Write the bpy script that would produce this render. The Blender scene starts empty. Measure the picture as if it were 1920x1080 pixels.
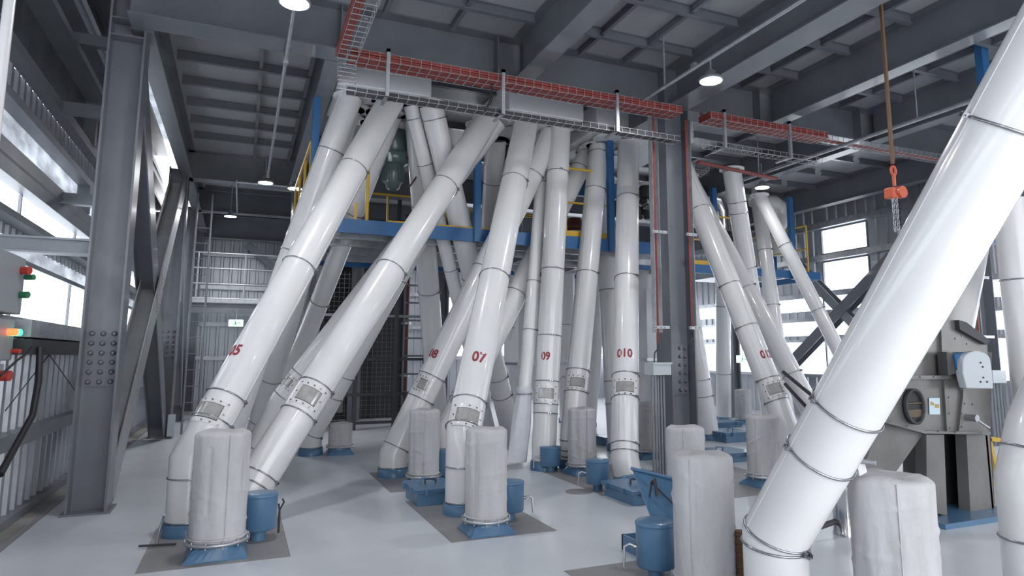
import bpy, math, random
from mathutils import Vector, Matrix
random.seed(7)
S = bpy.context.scene
COL = S.collection
# ---------------------------------------------------------------- camera
F, PX, PY, HZ, VX, HC = 1258.0, 1008.0, 491.0, 665.0, 450.0, 1.6
PITCH = math.atan((HZ-PY)/F); YAW = math.atan((PX-VX)/math.hypot(F, HZ-PY))
FW = Vector((math.sin(YAW)*math.cos(PITCH), math.cos(YAW)*math.cos(PITCH), math.sin(PITCH)))
RT = Vector((math.cos(YAW), -math.sin(YAW), 0)); UP = RT.cross(FW)
CAM = Vector((0, 0, HC))
cd = bpy.data.cameras.new('camera'); cam = bpy.data.objects.new('camera', cd); COL.objects.link(cam)
cd.sensor_width = 36; cd.lens = 36*F/1920
cd.shift_x = (960-PX)/1920; cd.shift_y = (PY-540)/1920
cd.clip_start = .05; cd.clip_end = 400
cam.matrix_world = Matrix((( RT.x, UP.x, -FW.x, 0), (RT.y, UP.y, -FW.y, 0), (RT.z, UP.z, -FW.z, HC), (0, 0, 0, 1)))
S.camera = cam
# ---------------------------------------------------------------- world, exposure
w = bpy.data.worlds.new('World'); S.world = w; w.use_nodes = True
bg = w.node_tree.nodes['Background']; bg.inputs[0].default_value = (.95, .97, 1, 1); bg.inputs[1].default_value = 2.2
S.view_settings.view_transform = 'Standard'; S.view_settings.look = 'None'
S.view_settings.exposure = 0.95; S.view_settings.gamma = 1; S.view_settings.use_curve_mapping = False
S.cycles.max_bounces = 7; S.cycles.diffuse_bounces = 4; S.cycles.sample_clamp_indirect = 6
S.cycles.use_denoising = True

def ray(x, y): return FW + RT*((x-PX)/F) - UP*((y-PY)/F)
def at(x, y, z=None, Y=None, X=None, d=None):
    r = ray(x, y)
    if z is not None: t = (z-HC)/r.z
    elif Y is not None: t = Y/r.y
    elif X is not None: t = X/r.x
    else: t = d
    return CAM + r*t
def depth(p): return (Vector(p)-CAM).dot(FW)

# ---------------------------------------------------------------- lamps' light (high-bay lamps of the hall, also the rows behind the camera)
def lamp_light(x, y, z, power):
    l = bpy.data.lights.new('lamp_light', 'AREA'); l.shape = 'DISK'; l.size = .26; l.energy = power; l.color = (.97, .98, 1)
    o = bpy.data.objects.new('lamp_light', l); COL.objects.link(o); o.location = (x, y, z); return o

# ---------------------------------------------------------------- materials
def mat(name, col, rough=.5, metal=0, coat=0, noise=0, nscale=4, bump=0, bscale=30, emit=0, spec=.5, stretch=None, nlo=None):
    m = bpy.data.materials.new(name); m.use_nodes = True; t = m.node_tree; b = t.nodes['Principled BSDF']
    b.inputs['Base Color'].default_value = (*col, 1); b.inputs['Roughness'].default_value = rough
    b.inputs['Metallic'].default_value = metal; b.inputs['Coat Weight'].default_value = coat; b.inputs['Coat Roughness'].default_value = .08
    b.inputs['Specular IOR Level'].default_value = spec
    if emit:
        b.inputs['Emission Color'].default_value = (*col, 1); b.inputs['Emission Strength'].default_value = emit
    if noise or bump:
        tc = t.nodes.new('ShaderNodeTexCoord'); mp = t.nodes.new('ShaderNodeMapping'); t.links.new(tc.outputs['Object'], mp.inputs[0])
        if stretch: mp.inputs['Scale'].default_value = stretch
    if noise:
        n = t.nodes.new('ShaderNodeTexNoise'); n.inputs['Scale'].default_value = nscale; n.inputs['Detail'].default_value = 6; n.inputs['Roughness'].default_value = .6
        r = t.nodes.new('ShaderNodeValToRGB'); t.links.new(mp.outputs[0], n.inputs[0]); t.links.new(n.outputs[0], r.inputs[0])
        lo = nlo or tuple(c*(1-noise) for c in col); hi = tuple(min(1, c*(1+noise*.6)) for c in col)
        r.color_ramp.elements[0].position = .32; r.color_ramp.elements[1].position = .68
        r.color_ramp.elements[0].color = (*lo, 1); r.color_ramp.elements[1].color = (*hi, 1)
        t.links.new(r.outputs[0], b.inputs['Base Color'])
    if bump:
        n2 = t.nodes.new('ShaderNodeTexNoise'); n2.inputs['Scale'].default_value = bscale; n2.inputs['Detail'].default_value = 5
        bp = t.nodes.new('ShaderNodeBump'); bp.inputs['Strength'].default_value = bump; bp.inputs['Distance'].default_value = .02
        t.links.new(mp.outputs[0], n2.inputs[0]); t.links.new(n2.outputs[0], bp.inputs['Height']); t.links.new(bp.outputs[0], b.inputs['Normal'])
    return m
M = {}
M['white'] = mat('white gloss paint', (.70, .70, .705), .28, coat=.6, noise=.04, nscale=2)
M['white2'] = mat('white matt paint', (.70, .71, .73), .5)
M['steel'] = mat('dark slate steel paint', (.135, .146, .168), .36, noise=.16, nscale=1.5, bump=.04, bscale=60, coat=.35)
M['steel2'] = mat('mid grey steel paint', (.20, .215, .24), .4, noise=.15, nscale=2)
M['ceil'] = mat('ceiling plate paint', (.35, .36, .38), .38, noise=.14, nscale=.9)
M['blue'] = mat('blue paint', (.078, .172, .295), .38, coat=.2, noise=.08, nscale=5)
M['deckblue'] = mat('deep blue paint', (.03, .13, .31), .4)
M['yellow'] = mat('yellow paint', (.66, .42, .05), .4)
M['fabric'] = mat('grey filter fabric', (.50, .50, .51), .9, noise=.15, nscale=4, bump=.9, bscale=9, stretch=(1, 1, .45))
M['bag'] = mat('white woven bag', (.62, .63, .68), .75, noise=.08, nscale=6, bump=.4, bscale=12)
M['galv'] = mat('galvanised steel', (.50, .52, .55), .38, metal=.8, noise=.2, nscale=8)
M['steel2g'] = mat('zinc wire', (.42, .43, .45), .45, metal=.5)
M['chrome'] = mat('stainless clamp steel', (.36, .37, .39), .25, metal=1)
M['duct'] = mat('polished stainless duct', (.62, .62, .62), .16, metal=1, bump=.25, bscale=9, stretch=(1, 1, .15))
M['clad'] = mat('corrugated cladding', (.44, .46, .50), .34, metal=.55, noise=.12, nscale=2, stretch=(1, 1, .3))
M['soffit'] = mat('mottled white sheet', (.70, .72, .76), .45, noise=.18, nscale=2.5, bump=.15)
M['dark'] = mat('dark steel', (.035, .038, .045), .5)
M['black'] = mat('black rubber', (.012, .012, .014), .5)
M['darkglass'] = mat('dark glazed sheet', (.12, .13, .15), .25, noise=.4, nscale=1.2)
M['mach'] = mat('brushed machine steel', (.20, .193, .187), .36, metal=.45, noise=.22, nscale=2.2)
M['machd'] = mat('darkened machine steel', (.08, .078, .075), .5, metal=.3)
M['guard'] = mat('pale grey guard paint', (.46, .50, .53), .42)
M['boxgrey'] = mat('control box grey', (.27, .285, .30), .4)
M['brace'] = mat('light grey brace paint', (.34, .35, .36), .38, noise=.12, nscale=2)
M['bronze'] = mat('bronze inside', (.12, .095, .06), .35, metal=.5)
M['green'] = mat('grey green motor enamel', (.085, .125, .13), .32, coat=.3)
M['red'] = mat('red cable sheath', (.235, .042, .036), .5, noise=.25, nscale=14, stretch=(.1, 1, 1))
M['maroon'] = mat('maroon lettering', (.27, .03, .045), .5)
M['orange'] = mat('orange hoist paint', (.55, .10, .045), .42)
M['rope'] = mat('brown sling webbing', (.16, .095, .055), .8, bump=.3, bscale=60)
M['redbtn'] = mat('red plastic', (.42, .04, .03), .35)
M['greenbtn'] = mat('green plastic', (.02, .16, .07), .35)
M['glass'] = mat('sight glass', (.36, .36, .35), .12, noise=.25, nscale=9, spec=.8)
M['redlit'] = mat('lit red indicator', (1, .16, .05), .4, emit=1.2)
M['greenlit'] = mat('lit green indicator', (.05, 1, .4), .4, emit=1)
M['lampglow'] = mat('lamp diffuser', (.93, .96, 1), .4, emit=14)
M['sticker'] = mat('pale blue label', (.55, .68, .75), .5)
M['ochre'] = mat('ochre print', (.45, .32, .10), .6)
M['exit'] = mat('lit exit sign', (.62, 1, .8), .4, emit=1.3)
M['exitg'] = mat('exit sign green', (.02, .35, .16), .4, emit=.3)
M['concrete'] = mat('bare concrete', (.30, .29, .27), .8, noise=.3, nscale=2.2, bump=.2)
M['pad'] = mat('grey floor paint', (.27, .265, .27), .45, noise=.12, nscale=3)
M['brownpipe'] = mat('red brown pipe', (.10, .035, .025), .5)
# epoxy floor: pale blue grey with worn patches, low gloss
fm = mat('pale epoxy floor', (.64, .665, .705), .32, noise=.10, nscale=.8, bump=.03, bscale=3); M['floor'] = fm
fm.node_tree.nodes['Principled BSDF'].inputs['Coat Weight'].default_value = .15
fb_ = mat('mottled translucent sheet', (.52, .54, .57), .5, noise=.35, nscale=2.2, stretch=(1, .6, 2)); M['fibre'] = fb_
tt = fb_.node_tree; pb_ = tt.nodes['Principled BSDF']; tl = tt.nodes.new('ShaderNodeBsdfTranslucent'); mxs = tt.nodes.new('ShaderNodeMixShader'); mxs.inputs[0].default_value = .75
tt.links.new(tt.nodes['Color Ramp'].outputs[0], tl.inputs[0]); tt.links.new(pb_.outputs[0], mxs.inputs[1]); tt.links.new(tl.outputs[0], mxs.inputs[2]); tt.links.new(mxs.outputs[0], tt.nodes['Material Output'].inputs[0])
# window pane glass
gm = bpy.data.materials.new('window glass'); gm.use_nodes = True; t = gm.node_tree; t.nodes.clear()
o_ = t.nodes.new('ShaderNodeOutputMaterial'); mx = t.nodes.new('ShaderNodeMixShader'); tr = t.nodes.new('ShaderNodeBsdfTransparent'); gl = t.nodes.new('ShaderNodeBsdfGlossy')
tr.inputs[0].default_value = (.96, .98, 1, 1); gl.inputs['Roughness'].default_value = .05; mx.inputs[0].default_value = .08
t.links.new(tr.outputs[0], mx.inputs[1]); t.links.new(gl.outputs[0], mx.inputs[2]); t.links.new(mx.outputs[0], o_.inputs[0]); M['pane'] = gm

# ---------------------------------------------------------------- mesh helpers
class MB:
    def __init__(s): s.v = []; s.f = []; s.sm = []
    def add(s, v, f, smooth=False):
        b = len(s.v); s.v += [tuple(p) for p in v]; s.f += [tuple(i+b for i in q) for q in f]; s.sm += [smooth]*len(f); return s
    def box(s, x0, x1, y0, y1, z0, z1):
        v = [(x, y, z) for z in (z0, z1) for y in (y0, y1) for x in (x0, x1)]
        return s.add(v, [(0, 2, 3, 1), (4, 5, 7, 6), (0, 1, 5, 4), (2, 6, 7, 3), (0, 4, 6, 2), (1, 3, 7, 5)])
    def obox(s, c, ax, ay, az):
        c = Vector(c); v = [c+ax*i+ay*j+az*k for k in (-1, 1) for j in (-1, 1) for i in (-1, 1)]
        return s.add(v, [(0, 2, 3, 1), (4, 5, 7, 6), (0, 1, 5, 4), (2, 6, 7, 3), (0, 4, 6, 2), (1, 3, 7, 5)])
    def tube(s, pts, r, n=12, caps=True, closed=False):
        pts = [Vector(p) for p in pts]; N = len(pts)
        rs = r if isinstance(r, (list, tuple)) else [r]*N
        ds = []
        for i in range(N):
            a = pts[i]-pts[i-1] if (i > 0 or closed) else pts[1]-pts[0]
            b = pts[(i+1) % N]-pts[i] if (i < N-1 or closed) else pts[-1]-pts[-2]
            a = a.normalized(); b = b.normalized(); ds.append((a, b, (a+b).normalized()))
        ref = Vector((0, 0, 1)) if abs(ds[0][0].z) < .9 else Vector((1, 0, 0))
        u = ds[0][0].cross(ref).normalized(); rings = []; prev = ds[0][0]
        for i in range(N):
            a, b, m = ds[i]
            q = prev.rotation_difference(a); u = q @ u; prev = a
            w_ = a.cross(u).normalized(); ring = []
            for k in range(n):
                th = 2*math.pi*k/n; p = (u*math.cos(th)+w_*math.sin(th))*rs[i]
                dn = a.dot(m)
                if dn < .9999: p = p - a*(p.dot(m)/dn)
                ring.append(pts[i]+p)
            rings.append(ring)
        v = [p for rg in rings for p in rg]; f = []
        L = N if closed else N-1
        for i in range(L):
            j = (i+1) % N
            for k in range(n):
                k2 = (k+1) % n; f.append((i*n+k, i*n+k2, j*n+k2, j*n+k))
        s.add(v, f, True)
        if caps and not closed:
            s.add(rings[0], [tuple(range(n-1, -1, -1))]); s.add(rings[-1], [tuple(range(n))])
        return s
    def cyl(s, a, b, r, n=16): return s.tube([a, b], r, n)
    def lathe(s, prof, n=32, c=(0, 0, 0), cap=True, smooth=True):
        v = []
        for (r, z) in prof:
            for k in range(n):
                th = 2*math.pi*k/n; v.append((c[0]+r*math.cos(th), c[1]+r*math.sin(th), c[2]+z))
        f = [(i*n+k, i*n+(k+1) % n, (i+1)*n+(k+1) % n, (i+1)*n+k) for i in range(len(prof)-1) for k in range(n)]
        s.add(v, f, smooth)
        if cap:
            s.add(v[:n], [tuple(range(n-1, -1, -1))]); s.add(v[-n:], [tuple(range(n))])
        return s
    def prism(s, pts, dv):
        n = len(pts); pts = [Vector(p) for p in pts]; dv = Vector(dv); v = pts+[p+dv for p in pts]
        f = [tuple(range(n)), tuple(range(2*n-1, n-1, -1))]+[(i, i+n, (i+1) % n+n, (i+1) % n) for i in range(n)]
        return s.add(v, f)
    def ibeam(s, p0, p1, h, w_, tw=.012, tf=.016, up=(0, 0, 1)):
        p0 = Vector(p0); p1 = Vector(p1); a = (p1-p0).normalized(); up = Vector(up); sd = a.cross(up).normalized(); up = sd.cross(a).normalized()
        H, W = h/2, w_/2
        prof = [(-W, -H), (W, -H), (W, -H+tf), (tw/2, -H+tf), (tw/2, H-tf), (W, H-tf), (W, H), (-W, H), (-W, H-tf), (-tw/2, H-tf), (-tw/2, -H+tf), (-W, -H+tf)]
        return s.prism([p0+sd*x+up*y for x, y in prof], p1-p0)
    def box2(s, p0, p1, h, w_, up=(0, 0, 1)):
        p0 = Vector(p0); p1 = Vector(p1); a = (p1-p0).normalized(); up = Vector(up); sd = a.cross(up).normalized(); up = sd.cross(a).normalized()
        return s.prism([p0+sd*x+up*y for x, y in ((-w_/2, -h/2), (w_/2, -h/2), (w_/2, h/2), (-w_/2, h/2))], p1-p0)
    def build(s, name, m, parent=None, bevel=0, fix=True):
        me = bpy.data.meshes.new(name)
        o = bpy.data.objects.new(name, me); COL.objects.link(o)
        off = Vector((0, 0, 0))
        if parent is not None:
            o.parent = parent; off = parent.location
        else:
            xs = [p[0] for p in s.v]; ys = [p[1] for p in s.v]; zs = [p[2] for p in s.v]
            off = Vector(((min(xs)+max(xs))/2, (min(ys)+max(ys))/2, min(zs))); o.location = off
        me.from_pydata([tuple(Vector(p)-off) for p in s.v], [], s.f)
        me.polygons.foreach_set('use_smooth', s.sm)
        import bmesh
        bm = bmesh.new(); bm.from_mesh(me); bmesh.ops.recalc_face_normals(bm, faces=bm.faces); bm.to_mesh(me); bm.free()
        me.materials.append(M[m] if isinstance(m, str) else m)
        if bevel:
            md = o.modifiers.new('bevel', 'BEVEL'); md.width = bevel; md.segments = 2; md.limit_method = 'ANGLE'
        return o
def wpos(o):
    return o.location + (o.parent.location if o.parent else Vector((0, 0, 0)))
def sub(mb, name, m, part):      # a sub-part, under a part whose own origin sits on the thing's origin
    o = mb.build(name, m, part.parent); o.parent = part; return o
def thing(name, label, cat, loc=(0, 0, 0), group=None):
    o = bpy.data.objects.new(name, None); COL.objects.link(o); o.location = loc; o.empty_display_size = .1
    return tag(o, label, cat, group)
def tag(o, label, cat, group=None, kind=None):
    o['label'] = label; o['category'] = cat
    if group: o['group'] = group
    if kind: o['kind'] = kind
    return o
def struct(o, label=None): o['kind'] = 'structure'; return o

# ================================================================ SETTING
struct(MB().box(-1.75, 14.2, -4, 23, -.12, 0).build('floor', 'floor'))
struct(MB().box(-2.7, -1.75, -4, 23, -.12, -.004).build('floor', 'concrete'))
struct(MB().box(-1.76, -1.70, -4, 23, -.02, .002).build('trim_1', 'pad'))
cl = struct(MB().box(-1.5, 14.2, -4, 23, 5.8, 5.9).build('ceiling', 'ceil'))
def stiff(a, b, h=.13, w_=.07):
    if h < .12: h, w_ = .10, .05
    a = Vector(a); b = Vector(b); a.z = b.z = 5.8-h/2
    return MB().ibeam(a, b, h, w_, .01, .012).build('stiffener', 'steel', cl)
for k in range(5): stiff((-1.03, 10.11+.93*k, 5.75), (.75, 10.11+.93*k, 5.75))
for k in range(3): stiff((-1.03, 16.3+1.0*k, 5.75), (3.0, 16.3+1.0*k, 5.75)); 
for k in range(2): stiff((-1.03, 19.6+1.1*k, 5.75), (3.0, 19.6+1.1*k, 5.75))
stiff((.05, 8.3, 5.77), (.05, 15.1, 5.77), .05, .03)
stiff((.72, 8.3, 5.77), (.72, 15.1, 5.77), .05, .03)
for xa, xb in ((-1.2, 3.12), (3.36, 5.5), (5.9, 7.42), (7.66, 9.66), (9.9, 11.8), (12.0, 13.8)):
    for k in range(6): stiff((xa, 7.2-.93*k, 5.745), (xb, 7.2-.93*k, 5.745))
    n = 4 if xb-xa > 3 else 2
    for j in range(n):
        x = xa+(xb-xa)*(j+1)/(n+1); stiff((x, -1, 5.77), (x, 7.85, 5.77), .06, .05)
for xa, xb in ((5.9, 7.42), (7.66, 9.66), (9.9, 11.8), (12.0, 13.8)):
    for k in range(6): stiff((xa, 9.0+1.05*k, 5.745), (xb, 9.0+1.05*k, 5.745))
    stiff(((xa+xb)/2, 8.25, 5.77), ((xa+xb)/2, 15.1, 5.77), .06, .05)
for k in range(3): stiff((1.0, 9.6+1.8*k, 5.745), (5.5, 9.6+1.8*k, 5.745))

# corrugated cladding as real folded sheet
def corr(mb, axis, c, u0, u1, z0, z1, step=.25, dep=.035):
    pr = []; u = u0
    while u < u1-1e-4:
        for du, d in ((0, 0), (.6*step, 0), (.68*step, dep), (.92*step, dep)):
            if u+du <= u1: pr.append((u+du, d))
        u += step
    pr.append((u1, 0)); v = []
    for z in (z0, z1):
        for (q, d) in pr: v.append((c+d, q, z) if axis == 'X' else (q, c-d, z))
    n = len(pr); mb.add(v, [(i, i+1, n+i+1, n+i) for i in range(n-1)])
# left wall: low cladding at X -2, then set back to X -2.6 with glazed strips between deep rails
wl = MB(); corr(wl, 'X', -2.0, -4, 22.4, 0, 1.82); corr(wl, 'X', -2.62, -4, 22.4, 4.45, 4.95); corr(wl, 'X', -2.62, -4, 22.4, 5.9, 6.3)
corr(wl, 'X', -2.62, -4, 22.4, 2.98, 3.18)
wall_left = struct(wl.build('wall_left', 'clad'))
r = MB()
for (z0, z1, x1) in ((.74, .88, -1.86), (1.82, 1.95, -1.93), (4.36, 4.46, -2.42), (3.76, 3.92, -2.44), (3.56, 3.72, -2.44), (3.12, 3.2, -2.4), (4.93, 5.07, -2.44), (5.82, 5.92, -2.3), (2.7, 2.76, -2.5), (6.3, 6.42, -2.3), (6.62, 6.75, -2.35), (7.5, 7.6, -2.3)):
    o = MB().box(-2.6 if z0 > 1.5 else -2.0, x1, -4, 22.4, z0, z1).build('girt', 'steel2', wall_left)
for y in (12.9, 17.5): 
    for z0, z1 in ((3.92, 4.36), (5.07, 5.82)): MB().box(-2.6, -2.42, y, y+.14, z0, z1).build('mullion', 'steel2', wall_left)
for i, (z0, z1) in enumerate(((3.92, 4.36), (2.76, 2.98), (6.42, 6.62), (7.6, 8.2))):
    struct(MB().box(-2.61, -2.6, -4, 22.4, z0, z1).build('window_%d' % (i+10), 'fibre'))
MB().box(-2.61, -2.6, -4, 22.4, 6.75, 7.5).build('dark_sheet', 'darkglass', wall_left)
struct(MB().box(-2.7, -1.5, -4, 23, 8.2, 8.25).build('ceiling', 'fibre')); struct(MB().box(-1.52, -1.5, -4, 23, 5.9, 8.2).build('wall_upper', 'steel2'))  # roof strip added to close off the sky, translucent to brighten the shaft
for py, px in ((372, 100), (200, 100), (68, 115)):
    q = at(px, py, X=-2.55); tag(MB().box(-2.58, -1.5, q.y, q.y+.14, q.z-.06, q.z+.1).build('wall_strut', 'steel2'), {372: 'lowest', 200: 'middle', 68: 'topmost'}[py]+' of three short grey struts above each other behind the nearest left column', 'strut')
MB().box(-2.61, -2.6, -4, 22.4, 5.07, 5.82).build('dark_sheet', 'darkglass', wall_left)
MB().box(-2.01, -1.9, -4, 22.4, 0, .08).build('base_rail', 'steel2', wall_left)
for i, (z0, z1) in enumerate(((1.95, 2.7), (3.2, 3.56))):
    o = struct(MB().box(-2.612, -2.6, -4, 22.4, z0, z1).build('window_%d' % (i+1), 'pane'))
    fr = MB()
    for y in range(-2, 23, 3): fr.box(-2.615, -2.58, y, y+.04, z0, z1)
    fr.build('window_frame', 'steel2', o)
# far wall with glazed strip
wf = MB(); corr(wf, 'Y', 22.4, -2.6, 13.8, 0, 1.5); corr(wf, 'Y', 22.4, -2.6, 6.2, 1.5, 5.8); corr(wf, 'Y', 22.4, 6.2, 13.8, 3.6, 5.8)
wall_back = struct(wf.build('wall_back', 'clad'))
for z in (1.5, 2.5, 3.6, 4.6): MB().box(-2.6, 13.8, 22.2, 22.3, z-.06, z+.06).build('girt', 'galv', wall_back)
o = struct(MB().box(6.2, 13.8, 22.4, 22.41, 1.5, 3.6).build('window_3', 'pane'))
fr = MB(); [fr.box(x, x+.05, 22.37, 22.43, 1.5, 3.6) for x in (6.7, 8.4, 10.1, 11.8, 13.5)]; fr.build('window_frame', 'steel2', o)
# rear wall behind the camera with a wide opening, added and sized to let sky light in
wq = MB(); corr(wq, 'Y', -4.0, -2.6, -1.2, 0, 5.8); corr(wq, 'Y', -4.0, 8.5, 14.2, 0, 5.8); corr(wq, 'Y', -4.0, -1.2, 8.5, 5.2, 5.8)
struct(wq.build('wall_rear', 'clad'))
# right wall
wr = MB(); X = 13.9
for y0, y1, z0, z1 in ((-4, 22.4, 0, 1.05), (-4, 22.4, 1.95, 2.1), (-4, 22.4, 2.5, 2.75), (-4, 11.55, 3.1, 5.8), (12.95, 22.4, 3.1, 5.8), (11.55, 12.95, 4.95, 5.8)):
    corr(wr, 'X', X-.04, y0, y1, z0, z1, .3)
wall_right = struct(wr.build('wall_right', 'clad'))
for z0, z1 in ((4.87, 5.03), (4.02, 4.16), (3.08, 3.2), (2.46, 2.54), (1.92, 1.99), (1.02, 1.1)): MB().box(X-.22, X-.05, 2, 22.4, z0, z1).build('girt', 'galv', wall_right)
for i, (y0, y1, z0, z1) in enumerate(((11.55, 12.95, 4.2, 4.85), (11.55, 12.95, 3.22, 4.0), (2, 22.4, 2.75, 3.08), (2, 22.4, 2.1, 2.46), (2, 22.4, 1.1, 1.92))):
    o = struct(MB().box(X-.005, X, y0, y1, z0, z1).build('window_%d' % (i+4), 'pane'))
    fr = MB()
    if i < 2:
        fr.box(X-.05, X+.01, y0-.03, y0+.01, z0, z1); fr.box(X-.05, X+.01, y1-.01, y1+.03, z0, z1); fr.box(X-.05, X+.01, y0, y1, z1-.02, z1+.02); fr.box(X-.05, X+.01, y0, y1, z0-.02, z0+.02)
    else:
        for y in range(3, 23, 2): fr.box(X-.03, X+.01, y, y+.04, z0, z1)
    fr.build('window_frame', 'steel2', o)
# painted floor pads
def pad(n, pts):
    P = [at(*p, z=.003) for p in pts]
    struct(MB().prism(P, (0, 0, -.012)).build('trim_%d' % n, 'pad'))
def padxy(n, x0, x1, y0, y1): struct(MB().box(x0, x1, y0, y1, -.008, .003).build('trim_%d' % n, 'pad'))
def pxbox(pts):
    q = [at(*p, z=0) for p in pts]; return q
padxy(2, -.62, .46, 5.95, 7.4)
padxy(3, 1.75, 2.75, 5.82, 7.6)
padxy(4, 1.7, 2.9, 8.15, 9.6)
padxy(5, 3.9, 5.3, 7.0, 8.9)
padxy(6, 2.3, 3.4, 3.2, 4.75)
padxy(7, 5.2, 6.6, 6.3, 8.2)

# ================================================================ STEEL FRAME
def beam(a, b, h, w_, label, cat='beam', name='steel_beam', group=None, up=(0, 0, 1), m='steel', tw=.014, tf=.02, stf=(), splice=None):
    a = Vector(a); b = Vector(b); t = thing(name, label, cat, a, group)
    MB().ibeam(a, b, h, w_, tw, tf, up).build('beam_section', m, t)
    return t
def stiffener_plates(t, pts, w_, h, along):
    for p in pts: 
        p = Vector(p)
        if along == 'X': MB().box(p.x-.006, p.x+.006, p.y-w_/2, p.y+w_/2, p.z, p.z+h).build('stiffener_plate', 'steel', t)
        else: MB().box(p.x-w_/2, p.x+w_/2, p.y-.006, p.y+.006, p.z, p.z+h).build('stiffener_plate', 'steel', t)
g = beam((-1.3, 8.05, 5.5), (5.5, 8.05, 5.5), .6, .36, 'deep slate girder crossing the ceiling above the red cable tray, left of the middle column', 'girder', 'girder')
stiffener_plates(g, [(2.9, 8.05, 5.22), (3.3, 8.05, 5.22), (.9, 8.05, 5.22)], .34, .56, 'X')
g = beam((5.9, 8.05, 5.5), (13.8, 8.05, 5.5), .6, .36, 'deep slate grey girder crossing the ceiling right of the middle column', 'girder', 'girder')
stiffener_plates(g, [(7.3, 8.05, 5.22), (7.8, 8.05, 5.22), (9.5, 8.05, 5.22), (10, 8.05, 5.22)], .34, .56, 'X')
beam((-1.2, 15.3, 5.5), (13.8, 15.3, 5.5), .6, .34, 'slate girder across the far end of the ribbed ceiling bay at left', 'girder', 'girder')
beam((-1.2, 18.7, 5.5), (13.8, 18.7, 5.5), .6, .30, 'second slate girder beyond the far ceiling bay, above the distant hanging lamp', 'girder', 'girder')
beam((-1.2, 22.0, 5.4), (13.8, 22.0, 5.4), .7, .30, 'last slate girder against the corrugated back wall', 'girder', 'girder')
beam((-1.2, 8.25, 5.5), (-1.2, 22, 5.5), .6, .22, 'slate ceiling beam running away along the left row of columns', 'girder', 'girder')
beam((.87, 8.25, 5.5), (.87, 15.1, 5.5), .6, .22, 'slate ceiling beam running away beside the blue hanger post at left', 'girder', 'girder')
beam((3.24, -3.5, 5.5), (3.24, 7.85, 5.5), .6, .26, 'slate ceiling beam overhead, between the cable tray corner and the middle column', 'girder', 'girder')
beam((5.7, -3.5, 5.5), (5.7, 7.85, 5.5), .6, .38, 'wide slate ceiling beam running from the middle column towards the camera', 'girder', 'girder')
beam((7.54, -3.5, 5.5), (7.54, 7.85, 5.5), .6, .24, 'slate ceiling beam just right of the chain hoist sling', 'girder', 'girder')
beam((9.78, -3.5, 5.5), (9.78, 7.85, 5.5), .6, .24, 'rightmost long slate ceiling beam, ending behind the big white pipe', 'girder', 'girder')
beam((5.7, 8.25, 5.5), (5.7, 15.1, 5.5), .6, .24, 'slate ceiling beam behind the middle column over the platform', 'girder', 'girder')
beam((9.78, 8.25, 5.5), (9.78, 15.1, 5.5), .6, .24, 'slate ceiling beam behind the cross girder, over the right walkway', 'girder', 'girder')
beam((12.9, 8.25, 5.5), (12.9, 22, 5.5), .6, .24, 'slate eaves beam along the top of the right window wall', 'girder', 'girder')

def bolts(parent, pts, n, r=.017, h=.014, m='steel', name='bolt_group'):
    nm = {'bolt_group': 'bolt', 'bolts': 'bolt', 'strap_bolts': 'bolt'}.get(name, name); out = []
    for p in pts:
        out.append(MB().tube([Vector(p), Vector(p)+Vector(n)*h*.5, Vector(p)+Vector(n)*h], [r, r*.9, r*.45], 8).build(nm, m, parent.parent if parent.type == 'MESH' else parent))
        if parent.type == 'MESH': out[-1].parent = parent
    return out
def column(x, y, h, label, dx=.36, wy=.36, splice=None, m='steel', z0=0):
    t = thing('steel_column', label, 'column', (x, y, z0))
    MB().ibeam((x, y, z0), (x, y, z0+h), dx, wy, .014, .022, (1, 0, 0)).build('column_section', m, t)
    MB().box(x-dx/2-.04, x+dx/2+.04, y-wy/2-.03, y+wy/2+.03, z0, z0+.02).build('base_plate', m, t)
    if splice:
        z0, z1, nc = splice; w2 = dx/2-.04
        p = MB().box(x-w2, x+w2, y-.03, y-.008, z0, z1).build('splice_plate', m, t)
        pts = []
        for half in (0, 1):
            for i in range(3):
                zz = z0+(z1-z0)*(.08+.5*half+.17*i)
                for j in range(min(nc, 3) if nc < 4 else 2): pts.append((x-w2*.72+1.44*w2*j/2, y-.03, zz) if nc < 4 else (x+w2*(.2+.5*j), y-.03, zz))
        bolts(p, pts, (0, -1, 0), .03, .034)
    return t
c = column(-1.34, 8.45, 5.75, 'nearest dark slate steel column at left with a bolted splice plate', .36, .36, (1.27, 1.87, 3))
MB().box(-1.5, -1.18, 8.27, 8.63, 5.1, 5.115).build('cap_plate', 'steel', c)
MB().box(-1.5, -1.18, 8.27, 8.63, 5.3, 5.315).build('cap_plate', 'steel', c)
column(-1.34, 15.3, 5.4, 'second dark steel column of the left row, beyond the crossed braces', .36, .36, (1.5, 2.1, 3))
column(-1.34, 18.7, 5.3, 'third dark column of the left row, beside the far gallery', .3, .3)
column(-1.34, 22.0, 5.3, 'last dark column of the left row against the back wall', .3, .3)
c = column(5.7, 8.05, 5.2, 'middle slate blue column with a junction box and grey conduits', .42, .36, (1.05, 1.75, 4))
MB().box(5.49, 5.91, 7.87, 8.23, 5.19, 5.8).build('cap_section', 'steel', c)
column(1.02, 15.3, 5.3, 'dark column behind the leftmost white pipes, beside the far lamps', .34, .34)
column(4.05, 14.7, 5.3, 'slate column at the right side of the lift cage', .34, .34)
column(12.75, 8.3, 5.2, 'dark column at right behind the grey milling machine', .46, .40)
column(12.4, 14.9, 5.2, 'dark column at the far right corner beneath the window wall', .3, .3)
column(at(1376, 700, Y=14.1).x, 14.1, 3.3, 'short dark column below the right walkway beside the exit sign', .24, .24)
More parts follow.
